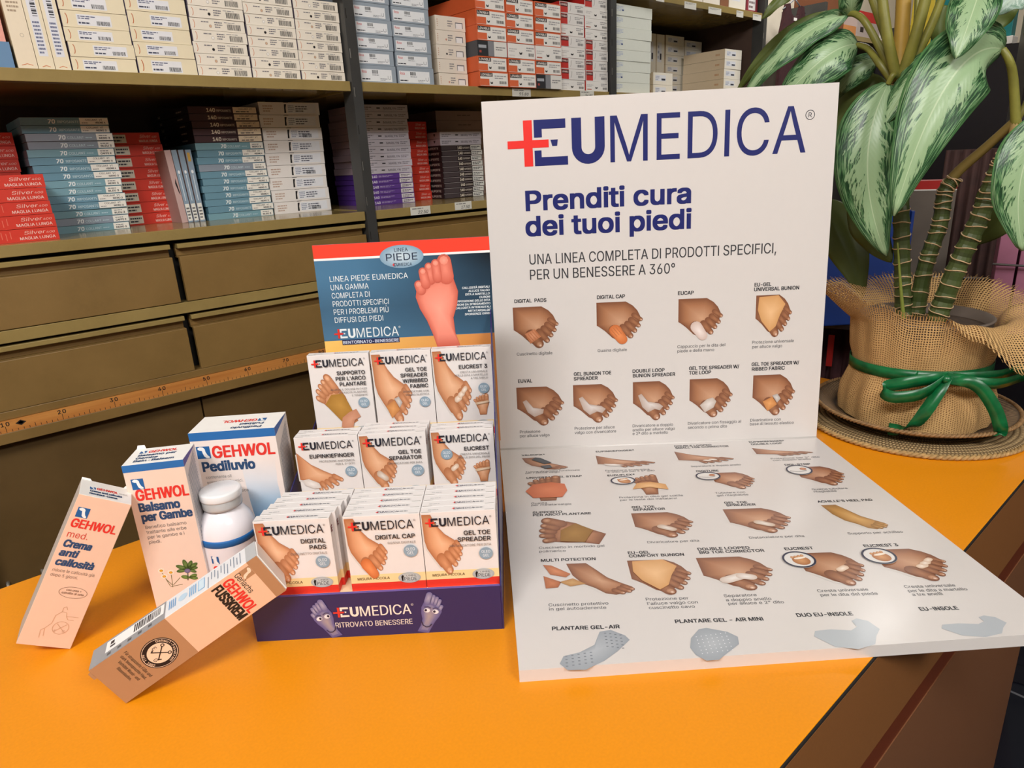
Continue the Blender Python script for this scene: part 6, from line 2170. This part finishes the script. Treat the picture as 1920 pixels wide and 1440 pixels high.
PETIOLES = [
 ([(1.1081, 0.4167, 0.5049), (1.1029, 0.4338, 0.5345), (1.0945, 0.4612, 0.5825), (1.0994, 0.4796, 0.5982), (1.1055, 0.4938, 0.6019)], 0.0061, 0.0039, 0),
 ([(1.1079, 0.4172, 0.498), (1.1011, 0.4396, 0.5282), (1.1147, 0.4637, 0.5518), (1.1194, 0.4824, 0.5604)], 0.0061, 0.0039, 2),
 ([(1.128, 0.42, 0.4953), (1.1435, 0.4379, 0.5121), (1.1561, 0.465, 0.537)], 0.0046, 0.0032, 3),
 ([(1.1003, 0.4081, 0.5037), (1.0786, 0.4106, 0.51), (1.0769, 0.4162, 0.4983)], 0.0045, 0.0037, 4),
 ([(1.1512, 0.2755, 0.4346), (1.1382, 0.2839, 0.491), (1.1263, 0.2885, 0.5133), (1.1235, 0.2977, 0.5289)], 0.0064, 0.0042, 5),
 ([(1.1114, 0.406, 0.5107), (1.1178, 0.3851, 0.5686), (1.121, 0.3744, 0.612)], 0.0068, 0.005, 7),
 ([(1.1094, 0.4124, 0.5114), (1.1006, 0.4413, 0.5763), (1.0942, 0.4622, 0.6262)], 0.0068, 0.0052, 14),
 ([(1.1003, 0.4081, 0.5037), (1.094, 0.3945, 0.5553), (1.0963, 0.3868, 0.6118)], 0.0082, 0.0071, 7),
 ([(1.0987, 0.4132, 0.5042), (1.0841, 0.4268, 0.5595), (1.0799, 0.4405, 0.6204)], 0.0075, 0.0066, 14),
 ([(1.1404, 0.4137, 0.5127), (1.1506, 0.4144, 0.569), (1.1589, 0.4215, 0.6252)], 0.0054, 0.0045, 8),
]
CANES = [
 ([(1.1409, 0.3778, 0.1557), (1.1383, 0.3864, 0.2224), (1.1349, 0.3974, 0.3109), (1.1317, 0.4079, 0.3958), (1.1097, 0.4116, 0.4693), (1.1085, 0.4154, 0.5048)], 0.0117, 0.0098),
 ([(1.155, 0.3657, 0.1547), (1.1561, 0.3623, 0.2383), (1.1592, 0.352, 0.3021), (1.1595, 0.3512, 0.3481), (1.1623, 0.3421, 0.3666)], 0.0117, 0.0097),
 ([(1.1343, 0.3309, 0.1633), (1.1391, 0.3151, 0.2442), (1.1444, 0.298, 0.3162), (1.1472, 0.2887, 0.37), (1.1494, 0.2816, 0.3976)], 0.0137, 0.0102),
]
SHEATHS = [
 ([(1.1088, 0.4143, 0.4942), (1.1082, 0.4165, 0.5325), (1.1075, 0.4185, 0.5799), (1.1065, 0.4218, 0.6326)], 0.0099, 0.0095, '#a8873a'),
 ([(1.1592, 0.3521, 0.3557), (1.1637, 0.3374, 0.379), (1.1621, 0.3084, 0.4089), (1.1509, 0.2765, 0.4414)], 0.0078, 0.0057, '#7d6a35'),
 ([(1.1488, 0.2835, 0.3908), (1.1511, 0.2759, 0.4178), (1.1509, 0.2765, 0.4414)], 0.008, 0.0064, '#a58d5a'),
 ([(1.1124, 0.3685, 0.164), (1.1079, 0.3764, 0.2115), (1.1044, 0.3877, 0.2789)], 0.0033, 0.001, '#7f8a3a'),
 ([(1.1803, 0.283, 0.4385), (1.1834, 0.2728, 0.4847), (1.1788, 0.288, 0.5513)], 0.0044, 0.0035, '#6f6a30'),
]



def smooth(P, n=6):
    P = [Vector(p) for p in P]
    Q = []
    for i in range(len(P) - 1):
        p0, p1, p2, p3 = P[max(i - 1, 0)], P[i], P[i + 1], P[min(i + 2, len(P) - 1)]
        for j in range(n):
            q = j / n
            Q.append(.5 * ((2 * p1) + (p2 - p0) * q + (2 * p0 - 5 * p1 + 4 * p2 - p3) * q * q + (3 * p1 - p0 - 3 * p2 + p3) * q ** 3))
    Q.append(P[-1])
    return Q


for ci, (path, r0, r1) in enumerate(CANES):       # woody canes with pale leaf scars
    Q = smooth(path, 14)
    mb = MB()
    rr = random.Random(ci + 2)
    R_ = []
    cols = []
    nxt = 3
    for i in range(len(Q)):
        q = i / (len(Q) - 1)
        base = r0 + (r1 - r0) * q
        if i == nxt:
            R_.append(base * 1.09)
            cols.append('#b79a6c')
            nxt += rr.choice((2, 3, 3, 4))
        else:
            R_.append(base * (.98 + .03 * rr.random()))
            cols.append(rr.choice(('#3d4a22', '#46532a', '#384220')))
    # thin scar rings: put an extra ring pair round every scar
    vs, fs = tube(Q, R_, 14)
    for k, f in enumerate(fs):
        s = f[0] // 14 if len(f) == 4 else 0
        mb.face([vs[i] for i in f], lin(cols[s] if cols[s] != '#b79a6c' else '#47532a'), M['cane'], True)
    for i in range(len(Q)):
        if cols[i] == '#b79a6c':
            d = (Q[min(i + 1, len(Q) - 1)] - Q[max(i - 1, 0)]).normalized()
            tl = Vector((rr.uniform(-.3, .3), rr.uniform(-.3, .3), 1)).normalized()
            e1 = d.cross(Vector((0, 1, 0))).normalized()
            e2 = d.cross(e1)
            ring = []
            for j in range(17):
                a = 2 * math.pi * j / 16
                o = e1 * math.cos(a) + e2 * math.sin(a)
                ring.append(Q[i] + o * (R_[i] * 1.0) + d * (.0022 * math.sin(a + i)) + d * .0008 * math.sin(3 * a))
            v, f = tube(ring, .00095, 5, False)
            mb.mesh(v, f, lin('#c2a27a'), M['cane'], True)
    mb.build('cane', PLANT, PO)
for path, r0, r1, c in SHEATHS:
    Q = smooth(path, 8)
    mb = MB()
    v, f = tube(Q, [r0 + (r1 - r0) * i / (len(Q) - 1) for i in range(len(Q))], 12)
    mb.mesh(v, f, lin(c), M['cane'], True)
    mb.build('leaf_sheath', PLANT, PO)

LEAF_OBJ = []
for kind, b, c, tip, hw, roll, lab in LEAVES:
    B, Cc, T = Vector(b), Vector(c), Vector(tip)
    NT_, NS = 26, 12
    vs, uvs, fs = [], [], []
    for i in range(NT_ + 1):
        q = i / NT_
        P = (1 - q) ** 2 * B + 2 * q * (1 - q) * Cc + q * q * T
        d = (2 * (1 - q) * (Cc - B) + 2 * q * (T - Cc)).normalized()
        S = d.cross(PD)
        S.normalize()
        S = Matrix.Rotation(math.radians(roll), 3, d) @ S
        N = S.cross(d).normalized()
        if N.dot(PD) > 0:
            N = -N
        w = hw * (math.sin(math.pi * min(1, q * .97 + .015) ** .78) ** .80) * (1 - .10 * q)
        if q > .985:
            w *= .35
        for j in range(NS + 1):
            s = -1 + 2 * j / NS
            rip = .0025 * math.sin(q * 17 + (2 if s > 0 else 0)) * abs(s) ** 2
            vs.append(P + S * (s * w) + N * (-.22 * w * abs(s) ** 1.6 + .10 * w * min(1, abs(s) * 5) + rip))
            uvs.append((s * .5 + .5, q))
    for i in range(NT_):
        for j in range(NS):
            a = i * (NS + 1) + j
            fs.append((a, a + 1, a + NS + 2, a + NS + 1))
    mb = MB()
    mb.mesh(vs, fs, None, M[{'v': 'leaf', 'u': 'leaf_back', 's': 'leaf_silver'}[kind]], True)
    mb.uv = uvs
    o = mb.build('leaf', PLANT, PO)
    so = o.modifiers.new('thickness', 'SOLIDIFY')
    so.thickness = .0006
    o['label'] = lab
    LEAF_OBJ.append(o)
for path, r0, r1, li in PETIOLES:
    Q = smooth(path, 8)
    mb = MB()
    v, f = tube(Q, [r0 + (r1 - r0) * i / (len(Q) - 1) for i in range(len(Q))], 10)
    mb.mesh(v, f, None, M['petiole'], True)
    mb.build('petiole', LEAF_OBJ[li])

# ------------------------------------------------------------------ things beyond the counter's right end
def rloc(tdist, a, z):
    """point at a horizontal distance from the counter's corner direction, a to the right"""
    return PD * tdist + PR * a + Vector((0, 0, z))


RY = Matrix((PR, PD, Vector((0, 0, 1)))).transposed()
M['blue_plastic'] = plain('blue_plastic', '#123a8c', .4, noise=.06)
M['maroon'] = plain('maroon_fabric', '#3a1a1e', .9, noise=.25, scale=60)
M['brown_cloth'] = plain('brown_ribbed_cloth', '#3b2420', .85, noise=.2, scale=40)
M['navy'] = plain('black_lacquer', '#14121c', .35, noise=.1)
M['teal'] = plain('teal_card', '#0d7f80', .45)
M['yellowc'] = plain('yellow_card', '#dcc23c', .5)
M['mauve'] = plain('mauve_card', '#9a5f78', .6)
M['wire'] = plain('grey_wire', '#8c8f96', .35, .8)
M['white'] = plain('white_card', '#e8e4de', .6)
M['redc'] = plain('red_card', '#b32320', .5)
M['greyc'] = plain('grey_card', '#6b6259', .6)

# wire rack with hooks, standing on the floor behind the counter end
t = thing('wire_rack', 'grey wire display rack standing beyond the right counter end', 'rack', rloc(1.60, .0, FLOOR), RY)
H = -FLOOR


def bar(path, r=.0022, nm='wire_bar'):
    mb = MB()
    v, f = tube(path, r, 6)
    mb.mesh(v, f, None, M['wire'], True)
    return mb.build(nm, t)


for x in (-.24, .26):
    bar([(x, 0, 0), (x, 0, H + .36)], .006, 'post')
    bar([(x, -.22, .008), (x, .22, .008)], .006, 'foot')
for z in (H - .30, H + .052, H + .16):
    bar([(-.24, 0, z), (.26, 0, z)], .003)
for x in (-.215, -.19, .14, .19):
    bar([(x, 0, H + .16), (x, -.05, H + .158)], .002, 'hook')
mb = MB()
mb.box((-.25, -.16, .05), (.27, .16, .07), None, M['navy'])
mb.build('base_shelf', t)
# tray shelf that carries the boxes
mb = MB()
mb.box((-.25, -.115, H + .066), (.27, .10, H + .076), None, M['navy'])
mb.build('upper_shelf', t)

# blue plastic file box, one corner towards the counter
yaw = math.atan2(PR.y, PR.x) + math.radians(33)
p = rloc(1.535, -.046, .0765)
t2 = thing('file_box', 'dark blue plastic file box behind the plant canes', 'box', p, Matrix.Rotation(yaw, 3, 'Z'))
mb = MB()
mb.box((-.165, 0, 0), (0, .055, .222), None, M['blue_plastic'])
mb.build('box_body', t2, bevel=.003)
mb = MB()
mb.box((-.002, -.004, .0), (.004, .004, .219), None, M['blue_plastic'])
mb.build('corner_rib', t2, bevel=.001)
mb = MB()
mb.box((-.163, .002, .222), (-.002, .053, .228), None, M['blue_plastic'])
mb.build('lid', t2, bevel=.002)
# red and grey carton behind it
mb = MB()
mb.box((-.05, 0, 0), (.035, .05, .268), None, M['greyc'])
mb.box((-.05, -.0008, .252), (.035, .0508, .2685), None, M['redc'])
mb.box((-.05, -.0009, .2495), (.035, 0, .252), None, M['white'])
o = mb.build('carton')
o.matrix_world = Matrix.Translation(rloc(1.640, -.012, .0765)) @ RY.to_4x4()
tag(o, 'grey carton with red top behind the blue file box', 'carton')
# maroon cloth hanging low between poster and pot, with a red tag
mb = MB()
vs, fs = [], []
for i in range(25):
    x = -.235 + .150 * i / 24
    for k, z in enumerate((H - .45, H - .20, H + .060)):
        vs.append((x, -.026 + .008 * math.sin(i * 1.3 + k), z))
for i in range(24):
    for k in range(2):
        fs.append((i * 3 + k, i * 3 + 3 + k, i * 3 + 4 + k, i * 3 + 1 + k))
mb.mesh(vs, fs, None, M['maroon'], True)
# brown ribbed garment and dark cabinet
o = mb.build('scarf')
o.matrix_world = Matrix.Translation(rloc(1.60, 0, FLOOR)) @ RY.to_4x4()
so = o.modifiers.new('thickness', 'SOLIDIFY')
so.thickness = .004
mb = MB()
mb.box((-.172, -.045, H - .035), (-.160, -.043, H + .035), None, M['redc'])
q = mb.build('tag', o)
q['label'] = 'red tag'
tag(o, 'dark maroon scarf hanging on the wire rack, between poster and pot', 'scarf')
mb = MB()
vs, fs = [], []
for i in range(41):
    x = .0 + .13 * i / 40
    for k, z in enumerate((-.62, -.2, .0, .2, .40)):
        vs.append((x, .006 * math.sin(i * 1.15), z))
for i in range(40):
    for k in range(4):
        fs.append((i * 5 + k, i * 5 + 5 + k, i * 5 + 6 + k, i * 5 + 1 + k))
mb.mesh(vs, fs, None, M['brown_cloth'], True)
o = mb.build('trousers')
o.matrix_world = Matrix.Translation(rloc(1.775, .0, 0)) @ RY.to_4x4()
so = o.modifiers.new('thickness', 'SOLIDIFY')
so.thickness = .006
tag(o, 'dark brown ribbed trousers hanging behind the plant canes', 'trousers')
# tall black cabinet
t3 = thing('display_cabinet', 'tall black cabinet behind the right-hand leaves', 'cabinet', rloc(1.98, .36, FLOOR), RY)
mb = MB()
mb.box((-.245, -.15, 0), (.40, .25, H + .86), None, M['navy'])
mb.build('carcass', t3, bevel=.003)
mb = MB()
mb.box((-.243, -.156, .06), (.398, -.1502, H + .84), None, M['navy'])
mb.build('door', t3, bevel=.002)
# mauve cartons stacked on the rack's right
for i, (a, b, z, hh) in enumerate(((.098, .127, .0765, .190), (.131, .205, .0765, .190))):
    mb = MB()
    mb.box((a, 0, 0), (b, .08, hh), None, M['mauve'])
    o = mb.build('carton', bevel=.001)
    o.matrix_world = Matrix.Translation(rloc(1.50, 0, z)) @ RY.to_4x4()
    tag(o, ('narrow mauve carton on the rack, left of its wider twin', 'wide mauve carton on the rack at the right edge')[i], 'carton', 'mauve cartons on the rack')
mb = MB()
v, f = tube([(.092, -.012, .205), (.24, -.012, .199)], .0022, 6)
mb.mesh(v, f, None, M['wire'], True)
o = mb.build('rail')
o.matrix_world = Matrix.Translation(rloc(1.50, 0, 0)) @ RY.to_4x4()
mb_parent = t
o.parent = t
o.matrix_parent_inverse = t.matrix_world.inverted()
o.name = 'front_rail'

# teal and yellow show panel, farther back
t4 = thing('show_panel', 'teal display panel with yellow left part, behind the plant stems', 'display panel', (3.4, 1.05, FLOOR))
mb = MB()
mb.box((0, -.17, H + .795), (.05, .115, H + 1.25), None, M['teal'])
mb.build('teal_board', t4, bevel=.002)
mb = MB()
mb.box((-.004, .115, H + .795), (.05, .20, H + 1.25), None, M['yellowc'])
mb.build('yellow_board', t4, bevel=.002)
mb = MB()
mb.box((-.012, -.18, H + .765), (.06, .21, H + .793), None, M['white'])
mb.build('ledge', t4, bevel=.002)
mb = MB()
mb.box((-.01, -.60, 0), (.06, .32, H + .764), None, M['navy'])
mb.build('pedestal', t4)

# hanging top and shelf against the back wall
t5 = thing('tank_top', 'dark maroon tank top hanging on the cream wall', 'tank top', (4.16, 2.16, 1.20))
mb = MB()
out = [(-.15, -.55), (-.135, -.30), (-.15, -.16), (-.125, -.08), (-.10, .0), (-.065, .005), (-.045, -.045), (.0, -.065), (.045, -.045), (.065, .005), (.10, .0), (.125, -.08), (.15, -.16), (.135, -.30), (.15, -.55)]
mb.slab([Vector((x, 0, z)) for x, z in out], (0, 1, 0), .02, None, M['maroon'])
mb.build('body', t5)
mb = MB()
mb.box((-.018, -.002, -.080), (.018, .0, -.064), None, M['white'])
mb.build('neck_label', t5)
mb = MB()
v, f = tube([(-.13, .01, -.03), (0, .01, .035), (0, .01, .10), (.02, .01, .12)], .004, 6)
mb.mesh(v, f, None, M['wire'], True)
v, f = tube([(.13, .01, -.03), (0, .01, .035)], .004, 6)
mb.mesh(v, f, None, M['wire'], True)
mb.build('hanger', t5)
t6 = thing('shelving_unit', 'distant shelf with boxes behind the plant, beyond the tank top', 'shelving', (4.95, 2.05, FLOOR))
mb = MB()
mb.box((-.62, .02, H + 1.045), (.85, .28, H + 1.072), None, M['shelf'])
mb.build('shelf', t6)
for x in (-.62, .83):
    mb = MB()
    mb.box((x, .02, 0), (x + .03, .28, H + 1.22), None, M['post'])
    mb.build('upright', t6)
mb = MB()
mb.box((-.59, .27, 0), (.83, .28, H + 1.22), None, M['navy'])
mb.build('back_panel', t6)
for i, (x0, x1, hh, c, lab) in enumerate(((4.375, 4.62, .20, '#7a4a30', 'brown carton on the distant shelf, leftmost'), (4.63, 4.80, .055, '#d08a50', 'small orange carton in front on the distant shelf'),
                                          (4.81, 5.16, .15, '#b9aaa4', 'grey carton with red band on the distant shelf'), (5.17, 5.32, .13, '#e6e0d4', 'white printed carton at right of the distant shelf'))):
    mb = printer(M['card'])
    mb.box((0, 0, 0), (x1 - x0, .2, hh), lin(c), M['card'])
    F = Frame((0, 0, 0), (1, 0, 0), (0, 0, 1))
    if i == 2:
        mb.rect(F, 0, hh * .62, x1 - x0, hh * .38, lin('#c02a28'), 3)
        mb.rect(F, .05, hh * .2, .05, hh * .2, lin('#2a2020'), 3)
    if i == 3:
        bars(mb, F, .02, .01, .10, hh * .9, lin('#8a8680'), 6, 3, 4)
    o = mb.build('carton')
    o.location = (x0, 2.085, 1.0722)
    tag(o, lab, 'carton', 'cartons on the distant shelf')

# ------------------------------------------------------------------ lift everything so that the floor is at zero
bpy.context.view_layer.update()
for o in scene.objects:
    if o.parent is None:
        o.location.z += COUNTER_H
